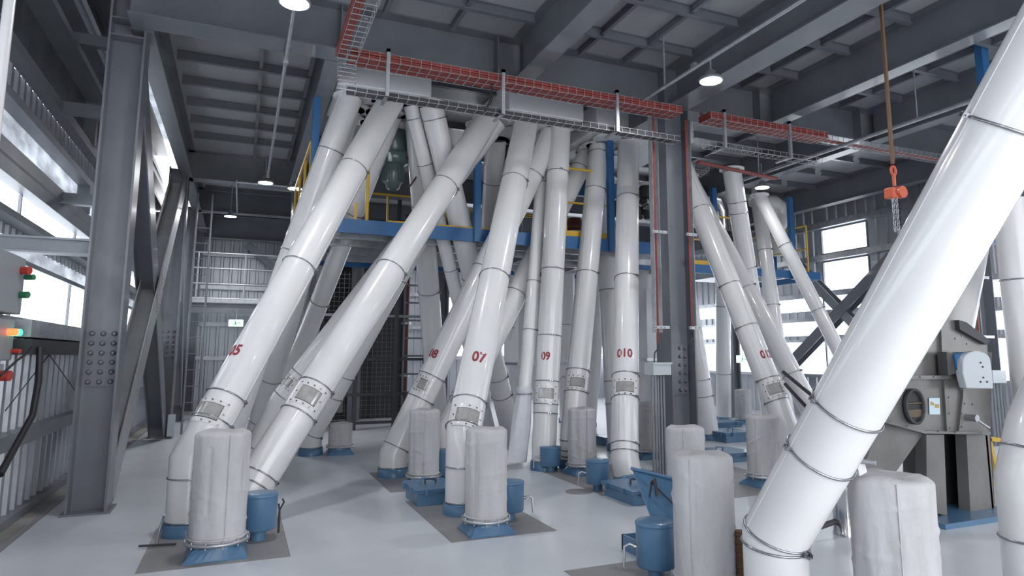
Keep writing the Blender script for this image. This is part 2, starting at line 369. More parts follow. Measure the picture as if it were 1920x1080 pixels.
# braces in the plane of the left row
def brace(a, b, h, w_, label, name='diagonal_brace', m='steel2', up=(1, 0, 0), bolted=None):
    a = Vector(a); b = Vector(b); t = thing(name, label, 'brace', a)
    MB().ibeam(a, b, h, w_, .012, .016, up).build('brace_section', m, t)
    if bolted:
        d = (b-a).normalized(); n = Vector((1, 0, 0)); s_ = d.cross(n).normalized(); pts = []
        for i in range(9):
            for j in (-1, -.55, .55, 1): pts.append(a+(b-a)*bolted+d*(.065*i)+n*(h/2+.008)+s_*(w_*.36*j))
        c_ = a+(b-a)*bolted+d*.27+n*(h/2+.004)
        p = MB().obox(c_, d*.32, s_*(w_*.48), n*.005).build('splice_plate', m, t)
        bolts(p, pts, (1, 0, 0), .014, .014, m)
    return t
brace((-1.32, 8.8, .15), (-1.32, 14.9, 5.0), .26, .42, 'grey brace rising away from the foot of the nearest left column, with a bolted splice', bolted=.46, m='brace')
brace((-1.36, 8.8, 5.05), (-1.36, 14.9, .2), .26, .42, 'dark brace falling away from the top of the nearest left column', m='steel')
brace((-1.32, 15.5, 5.1), (-1.32, 18.5, .4), .2, .2, 'narrow brace between the second and third left columns', m='steel2')
MB()
beam((-2.55, 8.35, 2.72), (-1.5, 8.35, 2.72), .17, .17, 'short horizontal grey strut joining the nearest left column to the wall', 'strut', 'wall_strut', m='steel2')
brace((.0, 21.7, 4.9), (2.6, 21.7, 2.6), .2, .2, 'sloping grey brace on the back wall above the far gallery', m='steel2', up=(0, 1, 0))
# right wall braces
brace((13.35, 14.3, .9), (13.35, 8.6, 5.15), .26, .26, 'heavy dark brace rising to the right across the windows', m='steel')
brace((13.35, 14.3, 4.9), (13.35, 9.6, .4), .22, .22, 'grey brace falling to the right behind the thin diagonal pipe', m='steel2')

# ================================================================ PIPES
def unit(v): return v.normalized()
class Pipe:
    def __init__(s, name, label, D, pts, group=None, m='white', ring=True, cat='pipe', stub=None, n=48, seam=None, collar_top=True):
        s.pts = [Vector(p) for p in pts]; s.r = D/2; s.t = thing(name, label, cat, s.pts[0], group); s.m = m
        body = MB().tube(s.pts, s.r, n)
        A, B = s.pts[-2], s.pts[-1]
        if seam is not None:
            c_ = (A+B)/2; a = unit(B-A); n_ = unit((CAM-c_)-a*(CAM-c_).dot(a)); t_ = n_.cross(a)
            q = n_*math.cos(seam)+t_*math.sin(seam)
            body.tube([A+q*(s.r+.001), B+q*(s.r+.001)], .004, 6)
        s.body = body.build('pipe_body', m, s.t)
        if ring:
            b = s.pts[0]
            MB().lathe([(s.r+.02, 0), (s.r+.02, .11), (s.r+.004, .115)], 40, b).build('base_ring', 'blue', s.t)
            s.ring_at(b+Vector((0, 0, .125)), Vector((0, 0, 1)), bolt=False)
        if collar_top:
            d = unit(B-A); b = s.pts[-1]
            MB().lathe([(s.r+.005, -.03), (s.r+.06, -.03), (s.r+.06, 0), (s.r+.005, 0)], 40, (b.x, b.y, b.z+.02)).build('top_flange', 'white2', s.t)
    def seg_hit(s, px, py, seg=-1):
        A, B = (s.pts[seg-1], s.pts[seg]) if seg < 0 else (s.pts[seg], s.pts[seg+1])
        d = unit(B-A); q = unit(ray(px, py)); w0 = A-CAM; b = d.dot(q); den = 1-b*b
        t_ = (b*q.dot(w0)-d.dot(w0))/den; return A+d*t_, d
    def ring_at(s, c, d, bolt=True, r=None, name='clamp_ring', side=1.0):
        r = r or s.r; ref = Vector((0, 0, 1)) if abs(d.z) < .9 else Vector((1, 0, 0)); u = unit(d.cross(ref)); w_ = d.cross(u)
        k = .0075 if r > .12 else .006
        pts = [c+(u*math.cos(2*math.pi*i/40)+w_*math.sin(2*math.pi*i/40))*(r+.005) for i in range(40)]
        mb = MB().tube(pts, k, 8, closed=True); o = mb.build(name, 'chrome', s.t)
        if bolt:
            n_ = unit((CAM-c)-d*(CAM-c).dot(d)); t_ = unit(n_.cross(d)); q = unit(n_*math.cos(side)+t_*-math.sin(side))
            tt = d.cross(q)
            p = c+q*(r+.02)
            bb = MB().obox(p, tt*.006, q*.014, d*.012); bb.obox(p+tt*.028, tt*.006, q*.014, d*.012); bb.tube([p-tt*.014, p+tt*.045], .005, 6)
            sub(bb, 'clamp_bolt', 'chrome', o)
        return o
    def clamp(s, px, py, seg=-1, side=1.0, bolt=True):
        c_, d = s.seg_hit(px, py, seg); return s.ring_at(c_, d, bolt, side=side)
    def surf_frame(s, px, py, seg=-1):
        c_, d = s.seg_hit(px, py, seg)       # hit of the view ray on the cylinder
        q = unit(ray(px, py)); A = c_; w0 = CAM-A; qd = q-d*q.dot(d); wd = w0-d*w0.dot(d)
        a = qd.dot(qd); b = 2*qd.dot(wd); cc = wd.dot(wd)-s.r**2; disc = max(b*b-4*a*cc, 0)
        P = CAM+q*((-b-math.sqrt(disc))/(2*a)); along = (P-A).dot(d); n_ = unit(P-A-d*along); t_ = unit(d.cross(n_))
        if t_.dot(RT) < 0: t_ = -t_
        return A+d*along, d, n_, t_
    def window(s, px, py, L=.16, W=.24, seg=-1, rest=0):
        o_, d, n_, t_ = s.surf_frame(px, py, seg); r = s.r; L *= 1.2; W *= 1.12
        def patch(w_, l_, r0, r1, nn=10):
            mb = MB(); v = []
            for rr in (r0, r1):
                for j in (-1, 1):
                    for i in range(nn+1):
                        th = (i/nn-.5)*w_/r; v.append(o_+d*(j*l_/2)+(n_*math.cos(th)+t_*math.sin(th))*rr)
            m_ = nn+1; f = []
            for i in range(nn): f += [(i, i+1, m_+i+1, m_+i), (2*m_+i, 3*m_+i, 3*m_+i+1, 2*m_+i+1), (i, 2*m_+i, 2*m_+i+1, i+1), (m_+i, m_+i+1, 3*m_+i+1, 3*m_+i)]
            f += [(0, m_, 3*m_, 2*m_), (nn, 2*m_+nn, 3*m_+nn, m_+nn)]
            return mb.add(v, f)
        fr = patch(W+.09, L+.09, r, r+.006).build('inspection_plate', s.m, s.t)
        sub(patch(W, L, r+.002, r+.008), 'gasket', 'dark', fr)
        sub(patch(W-.012, L-.012, r+.004, r+.010), 'glass_pane', 'glass', fr)
        pos = [(-.5+.25*i, j) for i in range(5) for j in (-.5, .5)]+[(-.5, 0), (.5, 0)]
        for (a, b) in pos:
            th = a*(W+.055)/r; nn = n_*math.cos(th)+t_*math.sin(th); p = o_+d*(b*(L+.055))+nn*(r+.005); sub(MB().tube([p, p+nn*.009], .009, 6), 'bolt', 'chrome', fr)
        return fr
    def number(s, txt, px, py, h=.115, seg=-1, upright=False):
        cu = bpy.data.curves.new('txt', 'FONT'); cu.body = txt; cu.size = h*1.42; cu.align_x = 'CENTER'; cu.align_y = 'CENTER'; cu.offset = .006; cu.resolution_u = 5
        cu.extrude = .0008; cu.space_character = 1.05
        o = bpy.data.objects.new('tmp', cu); COL.objects.link(o); dg = bpy.context.evaluated_depsgraph_get(); dg.update()
        me = bpy.data.meshes.new_from_object(o.evaluated_get(dg)); bpy.data.objects.remove(o); bpy.data.curves.remove(cu)
        c_, d, n_, t_ = s.surf_frame(px, py, seg)
        # keep left-to-right reading and up along the pipe
        for v in me.vertices:
            th = v.co.x*.82/s.r; p = c_+d*v.co.y+(n_*math.cos(th)+t_*math.sin(th))*(s.r+.002+v.co.z); v.co = p-s.t.location
        me.materials.clear(); me.materials.append(M['maroon'])
        ob = bpy.data.objects.new('number_marking', me); COL.objects.link(ob); ob.parent = s.t; ob['label'] = 'maroon number %s' % txt
def P0(x, y): return at(x, y, z=0)
def bendz(b, py):                   # height on the vertical line above b that shows at image row py
    lo, hi = 0, 5
    for _ in range(40):
        m_ = (lo+hi)/2; v = Vector((b.x, b.y, m_))-CAM; y = PY-F*v.dot(UP)/v.dot(FW)
        if y > py: lo = m_
        else: hi = m_
    return lo
def stack(bx, by, bend, top, ztop=5.2, drop=.0):
    b = P0(bx, by); z = bendz(b, bend) if bend else None; T = at(*top, z=ztop)
    return [b, Vector((b.x, b.y, z)), T] if bend else [b, T]
D1, D2 = .37, .345
# 05
pts = stack(350, 1001, 862, (733, 190)); a = pts[1]; dirn = unit(pts[2]-a); pts.insert(2, a+dirn*.16+Vector((-.02, 0, .06))) if 0 else None
p = Pipe('spout_pipe', 'large white inclined pipe numbered 05 at far left, above the foremost left fabric filter', D1, pts, seam=-1.1)
for q in ((652, 313), (553, 497), (412, 742), (389, 790)): p.clamp(*q)
p.ring_at(pts[0]+Vector((0, 0, .50)), Vector((0, 0, 1)))
p.window(389, 768, .13, .22); p.number('05', 440, 657, .12)
# 05 twin behind
pts = stack(412, 900, 850, (656, 182))
p = Pipe('spout_pipe', 'white inclined pipe directly behind pipe 05, leaving the ceiling furthest left', D2, pts, seam=.9)
for q in ((617, 283), (545, 470)): p.clamp(*q)
pts = stack(478, 845, 812, (655, 205))
p = Pipe('spout_pipe', 'steep white pipe passing behind pipe 05, reaching the floor between 05 and 06', .33, pts)
for q in ((572, 515), (524, 713), (505, 790)): p.clamp(*q)
pts = stack(505, 836, 806, (735, 215))
p = Pipe('spout_pipe', 'hindmost of the white pipes seen in the gap between pipes 05 and 06', .31, pts)
for q in ((648, 393), (582, 560)): p.clamp(*q)
# 06
pts = stack(462, 985, 925, (915, 222))
p = Pipe('spout_pipe', 'large white inclined pipe without number, foot behind the blue pot beside filter 05', D1, pts, seam=-1.0)
for q in ((834, 349), (732, 506), (589, 725), (556, 778), (484, 892), (474, 912)): p.clamp(*q)
p.window(579, 740, .14, .20)
pts = stack(468, 882, 862, (930, 228)); pts.insert(2, at(532, 748, d=depth(pts[1])*.72+depth(pts[1])*.28+.25))
p = Pipe('spout_pipe', 'white pipe with small sight glass behind the left edge of the big unnumbered pipe', D2, pts)
for q in ((566, 700), (536, 744)): p.clamp(*q)
p.clamp(480, 840, seg=1)
p.window(540, 716, .10, .10)
pts = stack(582, 853, 815, (900, 235))
p = Pipe('spout_pipe', 'white pipe behind the big unnumbered pipe, its foot beside the short fabric filter', D2, pts)
for q in ((760, 528), (652, 705), (628, 742), (593, 813)): p.clamp(*q)
# 07
pts = stack(868, 962, 800, (987, 229))
p = Pipe('spout_pipe', 'large white pipe numbered 07 in front centre-left', D1, pts, seam=1.1)
for q in ((965, 343), (929, 522), (884, 758), (873, 805)): p.clamp(*q)
p.ring_at(pts[0]+Vector((0, 0, .47)), Vector((0, 0, 1)))
p.window(877, 778, .13, .22); p.number('07', 898, 670, .125)
# 08
pts = stack(737, 893, 850, (1038, 244))
p = Pipe('spout_pipe', 'white pipe numbered 08 crossing behind pipe 07 from the upper right', D1, pts, seam=.9)
for q in ((1005, 332), (913, 508), (812, 708), (790, 750), (744, 838)): p.clamp(*q)
p.window(793, 720, .12, .12); p.number('08', 812, 663, .12)
# behind 08
pts = stack(840, 885, 800, (1103, 285))
p = Pipe('spout_pipe', 'white pipe with sight glass between pipes 08 and 07, rising behind to the yellow railing', D2, pts)
for q in ((1085, 318), (960, 548), (863, 706), (843, 742)): p.clamp(*q)
p.window(853, 722, .12, .2)
# 09
pts = stack(1020, 880, 840, (1050, 240))
p = Pipe('spout_pipe', 'upright white pipe numbered 09 behind the blue pot in the centre', D2, pts, seam=.5)
for q in ((1041, 324), (1034, 506), (1028, 630), (1025, 715), (1024, 758), (1024, 775)): p.clamp(*q, side=.2)
p.window(1024, 737, .12, .20); p.number('09', 1023, 668, .11)
# thin one beside 09 with bag
A = at(983, 745, Y=9.1); T = at(1022, 250, z=5.2)
p = Pipe('thin_spout_pipe', 'thin white pipe left of pipe 09 that ends in a hanging white bag', .19, [A, T], ring=False)
for q in ((1015, 343), (999, 528), (994, 619)): p.clamp(*q)
# 09b / H
pts = stack(1073, 877, 815, (1124, 272))
p = Pipe('spout_pipe', 'grey-white pipe with sight glass between 09 and 010, behind a fabric filter', D2, pts, seam=.6)
for q in ((1122, 290), (1115, 358), (1102, 514), (1086, 696), (1082, 737)): p.clamp(*q)
for z in (.12, .2, .34): p.ring_at(pts[0]+Vector((0, 0, z+.05)), Vector((0, 0, 1)))
p.window(1083, 716, .11, .20)
# 010
b = P0(1180, 903); e = at(1171, 858, Y=b.y); T = at(1178, 268, z=5.2)
p = Pipe('spout_pipe', 'upright white pipe numbered 010 just left of the middle column', .36, [b, Vector((e.x, e.y, e.z)), T], seam=.4)
for q in ((1175.5, 375), (1173, 524), (1172, 706), (1171, 749), (1171, 835), (1171, 850)): p.clamp(*q, side=.8)
p.window(1172, 724, .12, .22); p.number('010', 1171, 662, .12)
# 012
pts = stack(1478, 882, 800, (1262, 270))
p = Pipe('spout_pipe', 'white pipe numbered 012 leaning left, right of the middle column', D2, pts, seam=-.6)
for q in ((1313, 394), (1372, 535), (1405, 613), (1446, 710), (1462, 751)): p.clamp(*q, side=-.9)
p.window(1454, 728, .12, .2); p.number('012', 1438, 664, .115)
pts = stack(1530, 850, 780, (1288, 330))
p = Pipe('spout_pipe', 'white pipe leaning left directly behind pipe 012', D2, pts)
for q in ((1402, 542), (1489, 702)): p.clamp(*q)
pts = stack(1446, 810, 780, (1372, 318))
p = Pipe('spout_pipe', 'steep white pipe right of the blue post, crossing the right walkway edge', .36, pts)
for q in ((1384, 378), (1389, 398), (1402, 500)): p.clamp(*q)
pts = [P0(1690, 830), at(1424, 366, z=5.0), at(1410, 352, z=5.2)]
pp = [P0(1660, 830), at(1424, 366, z=5.0)]
p = Pipe('spout_pipe', 'thin white pipe slanting down to the right in front of the window wall', .27, pp)
for q in ((1473, 460), (1543, 578)): p.clamp(*q)
pts = stack(1480, 812, 0, (1421, 372))
p = Pipe('spout_pipe', 'upright white pipe behind the right walkway end', .32, pts)
for q in ((1440, 470), (1455, 573)): p.clamp(*q)
pts = stack(1332, 824, 0, (1275, 470), 3.6)
p = Pipe('spout_pipe', 'white pipe leaning left, immediately right of the foot of the middle column', .36, pts, collar_top=False)
for q in ((1317, 711), (1322, 742)): p.clamp(*q)
pts = stack(1357, 790, 0, (1355, 500), 3.7)
p = Pipe('spout_pipe', 'upright white pipe beneath the right walkway, left of the short dark column', .36, pts, collar_top=False)
for q in ((1355, 574), (1356, 700)): p.clamp(*q)
# left group under the platform
pts = stack(824, 826, 0, (781, 222))
p = Pipe('spout_pipe', 'nearly upright white pipe beyond the platform edge, left of the two slanting ones', .36, pts)
for q in ((793, 385), (805, 546)): p.clamp(*q)
pts = stack(925, 836, 0, (770, 197))
p = Pipe('thin_spout_pipe', 'thin white pipe slanting down to the right behind the big unnumbered pipe', .215, pts)
for q in ((777, 222), (798, 308), (848, 504)): p.clamp(*q)
pts = stack(965, 838, 0, (808, 197))
p = Pipe('spout_pipe', 'thick white pipe slanting down to the right, reappearing right of pipe 07', D2, pts)
for q in ((815, 222), (880, 520), (936, 706), (943, 740)): p.clamp(*q)
pts = stack(900, 812, 0, (929, 262))
p = Pipe('spout_pipe', 'shiny upright white pipe behind the railing between pipes 06 and 07', .36, pts)
for q in ((923, 342),): p.clamp(*q)
# background pipes
for (bx, by, top, Dm, lab, rs) in ((968, 790, (968, 500), .34, 'slim upright white pipe far behind, left of the thin pipe with the bag', (608, 666)),
        (1063, 792, (1062, 500), .36, 'upright white pipe far behind, right of pipe 09', (602, 700)),
        (1160, 845, (1128, 300), .36, 'bluish white pipe leaning left, right of the pipe between 09 and 010', (545, 715, 757)),
        (1216, 800, (1205, 500), .5, 'broad white pipe in the gap between pipe 010 and the middle column', (602,)),
        (1105, 800, (1140, 330), .3, 'white pipe far behind under the yellow railing, right of the blue-grey one', ())):
    pts = stack(bx, by, 0, top, 3.5 if top[1] > 400 else 5.2)
    p = Pipe('spout_pipe', lab, Dm, pts, collar_top=False)
    A_, B_ = pts
    for y in rs:
        q = (y-by)/(top[1]-by); p.clamp(bx+(top[0]-bx)*q, y)
# big right pipe in the foreground
A = at(1453, 1005, d=3.95); B = at(1825, 350, d=3.15); dr = unit(B-A); T = A+dr*((5.2-A.z)/dr.z)
b = Vector((A.x, A.y, 0))
p = Pipe('spout_pipe', 'biggest white pipe in the right foreground, slanting up out of the picture', D1, [b, A, T], seam=.95, n=72)
for q in ((1590, 768), (1536, 853), (1893, 243)): p.clamp(*q, side=-1.0 if q[0] < 1700 else -1.1)
p.ring_at(A+dr*.03, unit(dr+Vector((0, 0, 1))*.5)); p.ring_at(A-Vector((0, 0, .045)), unit(dr*.3+Vector((0, 0, 1))))
# far right foreground vertical pipe
b = at(1962, 1190, z=0); e = Vector((b.x, b.y, bendz(b, 900))); T = e+Vector((.9, -.3, 1.7))
p = Pipe('spout_pipe', 'white pipe with an elbow cut off by the right edge of the picture', D1, [b, e, e+Vector((.1, -.03, .3)), T], collar_top=False, n=72)
p.ring_at(Vector((b.x, b.y, bendz(b, 1010))), Vector((0, 0, 1))); p.ring_at(e+Vector((.05, -.015, .15)), unit(Vector((.1, -.03, .3))))
b = at(1931, 700, d=7.2); b.z = 0; p = Pipe('spout_pipe', 'tall white pipe at the right edge behind the dark column', .36, [b, b+Vector((-.03, 0, 3.3))], collar_top=False)
p.clamp(1912, 525)

# ================================================================ FILTER SOCKS
def frange(n): return range(n)
def sock(px, pyb, pyt, wpx, label, group=None, skirt=True, taper=0, seed=1, square=.26):
    b = P0(px, pyb); d = depth(b); zt = at(px, pyt, d=d).z; r = wpx/2*d/F
    rnd = random.Random(seed); t = thing('filter_sock', label, 'filter', b)
    zf = .125
    # blue flared pedestal: square foot, round top
    mb = MB(); n = 32; v = []
    for (z, k, rr) in ((0, 1, r+.035), (.015, 1, r+.035), (.08, .45, r+.0), (zf-.015, 0, r-.01)):
        for i in range(n):
            th = 2*math.pi*i/n+math.pi/4; c_, s_ = math.cos(th), math.sin(th); m_ = max(abs(c_), abs(s_))
            q = (1-k)+k/m_*.93; v.append((b.x+rr*c_*q, b.y+rr*s_*q, z))
    mb.add(v, [(i*n+k, i*n+(k+1) % n, (i+1)*n+(k+1) % n, (i+1)*n+k) for i in range(3) for k in range(n)], False)
    mb.add(v[-n:], [tuple(range(n))]); mb.build('pedestal', 'blue', t)
    fl = MB().lathe([(r+.005, zf-.015), (r+.035, zf-.015), (r+.035, zf+.01), (r+.005, zf+.01)], 40, b).build('flange_ring', 'galv', t)
    bb = MB()
    for i in range(12):
        th = 2*math.pi*i/12+.2; q = b+Vector((math.cos(th)*(r+.025), math.sin(th)*(r+.025), zf-.03)); bb.tube([q, q+Vector((0, 0, .055))], .007, 6)
    sub(bb, 'flange_bolts', 'galv', fl)
    # crumpled fabric sleeve
    mb = MB(); n = 96; rows = 60; v = []; H = zt-zf-.005
    amp = [(rnd.uniform(.0008, .0025), rnd.randint(3, 11), rnd.uniform(0, 6.3), rnd.uniform(-3, 3)) for _ in range(6)]
    fold = [(rnd.uniform(0, 6.3), rnd.uniform(.03, .07), rnd.uniform(.006, .012), rnd.uniform(0, .5), rnd.uniform(.5, 1)) for _ in range(6)]
    wr_ = [(rnd.uniform(0, 6.3), rnd.uniform(.15, .9), rnd.uniform(.4, 1.1), rnd.uniform(.012, .03), rnd.uniform(.004, .009), rnd.uniform(-.15, .15)) for _ in range(12)]
    for j in range(rows+1):
        q = j/rows; z = zf+.005+H*q; e = max(0, (q-.97)/.03); rr0 = r*(1-.10*e*e)*(1-taper*(1-q)); z -= 0
        for i in range(n):
            th = 2*math.pi*i/n; dr_ = 0
            for a_, k, ph, tw in amp: dr_ += a_*math.sin(k*th+ph+tw*q)
            for f0, fw, fa, q0, q1 in fold:
                if q0 < q < q1: 
                    da = abs((th-f0+math.pi) % (2*math.pi)-math.pi); dr_ -= fa*math.exp(-(da/fw)**2)
            for f0, qc, aw, qw, fa, sl in wr_:
                da = (th-f0+math.pi) % (2*math.pi)-math.pi
                dr_ += fa*math.exp(-(da/aw)**2-((q-qc-sl*da)/qw)**2)
            rr = rr0+dr_*(1-.6*e); v.append((b.x+rr*math.cos(th), b.y+rr*math.sin(th), z))
    f = [(j*n+i, j*n+(i+1) % n, (j+1)*n+(i+1) % n, (j+1)*n+i) for j in range(rows) for i in range(n)]
    k0 = len(v)
    for rr, dz in ((.74, .008), (.4, .004)):
        for i in range(n): th = 2*math.pi*i/n; v.append((b.x+r*rr*math.cos(th), b.y+r*rr*math.sin(th), zt+dz+.008*math.sin(3*th+seed)))
    f += [(k0-n+i, k0-n+(i+1) % n, k0+(i+1) % n, k0+i) for i in range(n)]+[(k0+i, k0+(i+1) % n, k0+n+(i+1) % n, k0+n+i) for i in range(n)]
    mb.add(v, f+[tuple(range(k0+n, k0+2*n))], True); fb = mb.build('fabric_sleeve', 'fabric', t)
    # sewn seam down the side and hem cords
    tc = CAM-b; base = math.atan2(tc.y, tc.x)+rnd.uniform(-.5, .5); sm = MB()
    sm.tube([b+Vector((math.cos(base)*(r+.007), math.sin(base)*(r+.007), zf+.02+H*.97*i/12)) for i in range(13)], .0045, 6)
    sub(sm, 'seam', 'fabric', fb)
    hm = MB().tube([b+Vector((math.cos(2*math.pi*i/36)*(r+.006), math.sin(2*math.pi*i/36)*(r+.006), zf+.03)) for i in range(36)], .009, 6, closed=True)
    sub(hm, 'hem_cord', 'fabric', fb)
    return t
sock(405, 1040, 812, 98, 'pale fabric filter on blue foot at front left, beside pipe 05', seed=1)
sock(911, 997, 806, 78, 'pale fabric filter on blue foot in front of pipe 07', seed=2)
sock(794, 910, 770, 57, 'smaller fabric filter on blue foot hiding the lower part of pipe 08', seed=3)
sock(637, 851, 794, 43, 'short dark-looking fabric filter on the floor in front of the lift cage', seed=4)
sock(1092, 888, 767, 53, 'pale fabric filter on blue foot between the two centre blue pots, left of pipe 010', seed=5)
sock(1212, 858, 756, 50, 'fabric filter half hidden behind the grey conduits of the middle column', seed=6)
sock(1290, 988, 803, 72, 'fabric filter in front of the middle column, partly behind the nearest one', seed=7)
sock(1324, 1122, 856, 113, 'nearest fabric filter, beside the open blue hatch lid', seed=8)
sock(1434, 910, 781, 60, 'fabric filter on blue foot in front of pipe 012', seed=9)
sock(1690, 1215, 900, 150, 'wide fabric filter at the right foreground below the grey machine', seed=10)
sock(1395, 795, 731, 30, 'small distant beige fabric filter below the exit sign', seed=11)
# hanging bag
A = at(983, 737, Y=9.1); B_ = at(974, 880, z=.02); t = thing('hanging_bag', 'white woven bag tied under the thin pipe left of pipe 09', 'bag', (A.x, A.y, 0))
mb = MB(); n = 40; rows = 30; v = []
for j in range(rows+1):
    q = j/rows; c_ = A.lerp(Vector((B_.x, A.y-.05, .08)), q); wx = .10+.075*q**1.3+.02*math.sin(q*5); wy = .10+.02*math.sin(q*4)-.03*q
    for i in range(n):
        th = 2*math.pi*i/n; k = 1+.05*math.sin(3*th+4*q)+.04*math.sin(7*th-3*q)
        v.append((c_.x+wx*k*math.cos(th), c_.y+wy*k*math.sin(th), c_.z+(.015*math.cos(th+.6) if j == rows else 0)))
f = [(j*n+i, j*n+(i+1) % n, (j+1)*n+(i+1) % n, (j+1)*n+i) for j in range(rows) for i in range(n)]
mb.add(v, f+[tuple(range(rows*n, rows*n+n))], True); bgm = mb.build('bag_body', 'bag', t)
MB().tube([A+Vector((math.cos(2*math.pi*i/24)*.112, math.sin(2*math.pi*i/24)*.112, -.01)) for i in range(24)], .008, 6, closed=True).build('tie_band', 'chrome', t)
mb = MB(); mb.lathe([(.108, 0), (.12, .05), (.105, .10)], 24, A-Vector((0, 0, .0)), cap=False); mb.build('bag_cuff', 'bag', t)

# ================================================================ BLUE POTS
def pot(px, pyf, pyt, wpx, label, handle=1, seed=0):
    b = P0(px, pyf); d = depth(b); r = wpx/2*d/F; zt = at(px, pyt, d=d).z
    t = thing('blue_pot', label, 'pot', b); h = zt
    MB().lathe([(r*.42, 0), (r*.42, h*.23), (r*.42, h*.25)], 32, b).build('neck', 'blue', t)
    MB().lathe([(r*.42, h*.22), (r*.95, h*.235), (r, h*.26), (r, h*.93)], 40, b).build('drum', 'blue', t)
    MB().lathe([(r*1.0, h*.915), (r*1.035, h*.92), (r*1.035, h*.965), (r*.98, h*.985), (r*.5, h), (.001, h*1.003)], 40, b, cap=False).build('lid', 'blue', t)
    if handle:
        s_ = handle; q = b+RT*s_*(r); z = h*.55
        mb = MB().tube([q+Vector((0, 0, z)), q+RT*s_*.05+Vector((0, 0, z+.02)), q+RT*s_*.085+Vector((0, 0, z)), q+RT*s_*.09+Vector((0, 0, z-.14))], .009, 8)
        mb.tube([q-RT*s_*.005+Vector((0, 0, z)), q+RT*s_*.02+Vector((0, 0, z+.005))], .016, 10)
        mb.build('valve_handle', 'galv', t)
    return t
pot(483, 1012, 925, 64, 'blue lidded pot beside the front left fabric filter', 0)
pot(954, 975, 902, 56, 'blue lidded pot half behind the filter of pipe 07', 1)
pot(834, 905, 843, 46, 'blue lidded pot squeezed between pipe 07 and the filter of pipe 08', 0)
pot(1032, 884, 837, 39, 'small blue lidded pot in front of pipe 09', -1)
pot(1121, 920, 862, 44, 'small blue lidded pot left of the foot of pipe 010', -1)
pot(1231, 1088, 978, 74, 'large blue lidded pot at front, below the open hatch lid', -1)

# ================================================================ HATCHES
def hatch(px, py, sx, sy, h, label, rot=0, open_lid=False, m='blue'):
    b = P0(px, py); t = thing('floor_hatch', label, 'hatch', b)
    bx = MB().box(b.x-sx/2, b.x+sx/2, b.y-sy/2, b.y+sy/2, 0, h).build('hatch_box', m, t, bevel=.006)
    MB().box(b.x-sx/2-.03, b.x+sx/2+.03, b.y-sy/2-.03, b.y+sy/2+.03, h-.02, h).build('rim', m, t)
    if not open_lid:
        l = MB().box(b.x-sx/2-.035, b.x+sx/2+.035, b.y-sy/2-.035, b.y+sy/2+.035, h+.002, h+.02).build('lid', m, t, bevel=.004)
        z = h+.02; q = Vector((b.x, b.y, z))
        hd = MB().tube([q+Vector((-.06, 0, 0)), q+Vector((-.06, 0, .05)), q+Vector((.06, 0, .05)), q+Vector((.06, 0, 0))], .009, 8); sub(hd, 'handle', 'dark' if sx < .5 else m, l)
        for ux in (-.3, .3):
            for s_ in (-1, 1): MB().obox((b.x+ux*sx, b.y+s_*(sy/2+.045), h-.01), Vector((.015, 0, 0)), Vector((0, .016, 0)), Vector((0, 0, .035))).build('toggle_clamp', m, t)
        for uy in (-.3, .3):
            MB().obox((b.x-(sx/2+.045), b.y+uy*sy, h-.01), Vector((.016, 0, 0)), Vector((0, .015, 0)), Vector((0, 0, .035))).build('toggle_clamp', m, t)
    return t
def lidlever(t, q):
    MB().tube([q, q+Vector((.02, 0, .06)), q+Vector((.12, .02, .05)), q+Vector((.2, 0, .03))], .012, 8).build('lever', 'blue', t)
h1 = hatch(806, 938, .42, .55, .16, 'closed blue floor hatch between pipe 08 filter and the foot of pipe 07'); b = P0(806, 938)
lidlever(h1, Vector((b.x-.12, b.y, .18)))
h2 = hatch(1192, 935, .45, .62, .14, 'blue floor hatch at the foot of pipe 010'); b = P0(1192, 935); lidlever(h2, Vector((b.x-.05, b.y+.05, .16)))
hatch(742, 885, .22, .3, .12, 'small blue hatch box left of the foot of pipe 08')
hatch(1370, 826, .6, .5, .16, 'blue floor hatch with a black handle right of the leaning pipe foot')
hatch(1350, 862, .75, .6, .12, 'low blue floor hatch behind the fabric filters right of the middle column')
hatch(1146, 832, .5, .5, .13, 'distant blue floor hatch seen between pipe 010 and the filter beside it')
hatch(860, 800, .6, .5, .14, 'distant blue floor hatch under the lift cage corner')
hatch(1345, 800, 1.0, .5, .1, 'furthest low blue floor hatch beneath the right walkway')
# open hatch with raised lid
b = P0(1262, 1040); t = thing('floor_hatch', 'open blue floor hatch with its lid raised behind the nearest fabric filter', 'hatch', b)
for x0, x1, y0, y1 in ((-.3, .3, -.3, -.28), (-.3, .3, .28, .3), (-.3, -.28, -.3, .3), (.28, .3, -.3, .3)):
    MB().box(b.x+x0, b.x+x1, b.y+y0, b.y+y1, 0, .12).build('hatch_side', 'blue', t)
MB().box(b.x-.28, b.x+.28, b.y-.28, b.y+.28, 0, .01).build('hatch_floor', 'dark', t)
dl = 5.35
L = [at(1185, 879, d=dl+.15), at(1300, 908, d=dl-.05), at(1300, 1000, d=dl-.35), at(1226, 985, d=dl-.3)]
nn = (L[1]-L[0]).cross(L[3]-L[0]).normalized()*.02
lid = MB().prism(L, nn).build('raised_lid', 'blue', t, bevel=.004)
sd = -1 if nn.dot(CAM-L[0]) < 0 else 1
c_ = at(1222, 905, d=dl-.02)
mb = MB().tube([c_, at(1228, 900, d=dl-.1), at(1232, 930, d=dl-.14)], .014, 8); mb.tube([c_, at(1218, 930, d=dl-.12)], .008, 8); mb.tube([c_, at(1262, 945, d=dl-.18)], .006, 6)
sub(mb, 'latch', 'dark', lid)
sub(MB().tube([at(1183, 878, d=dl+.14), at(1300, 907, d=dl-.06)], .014, 8), 'lid_edge', 'blue', lid)

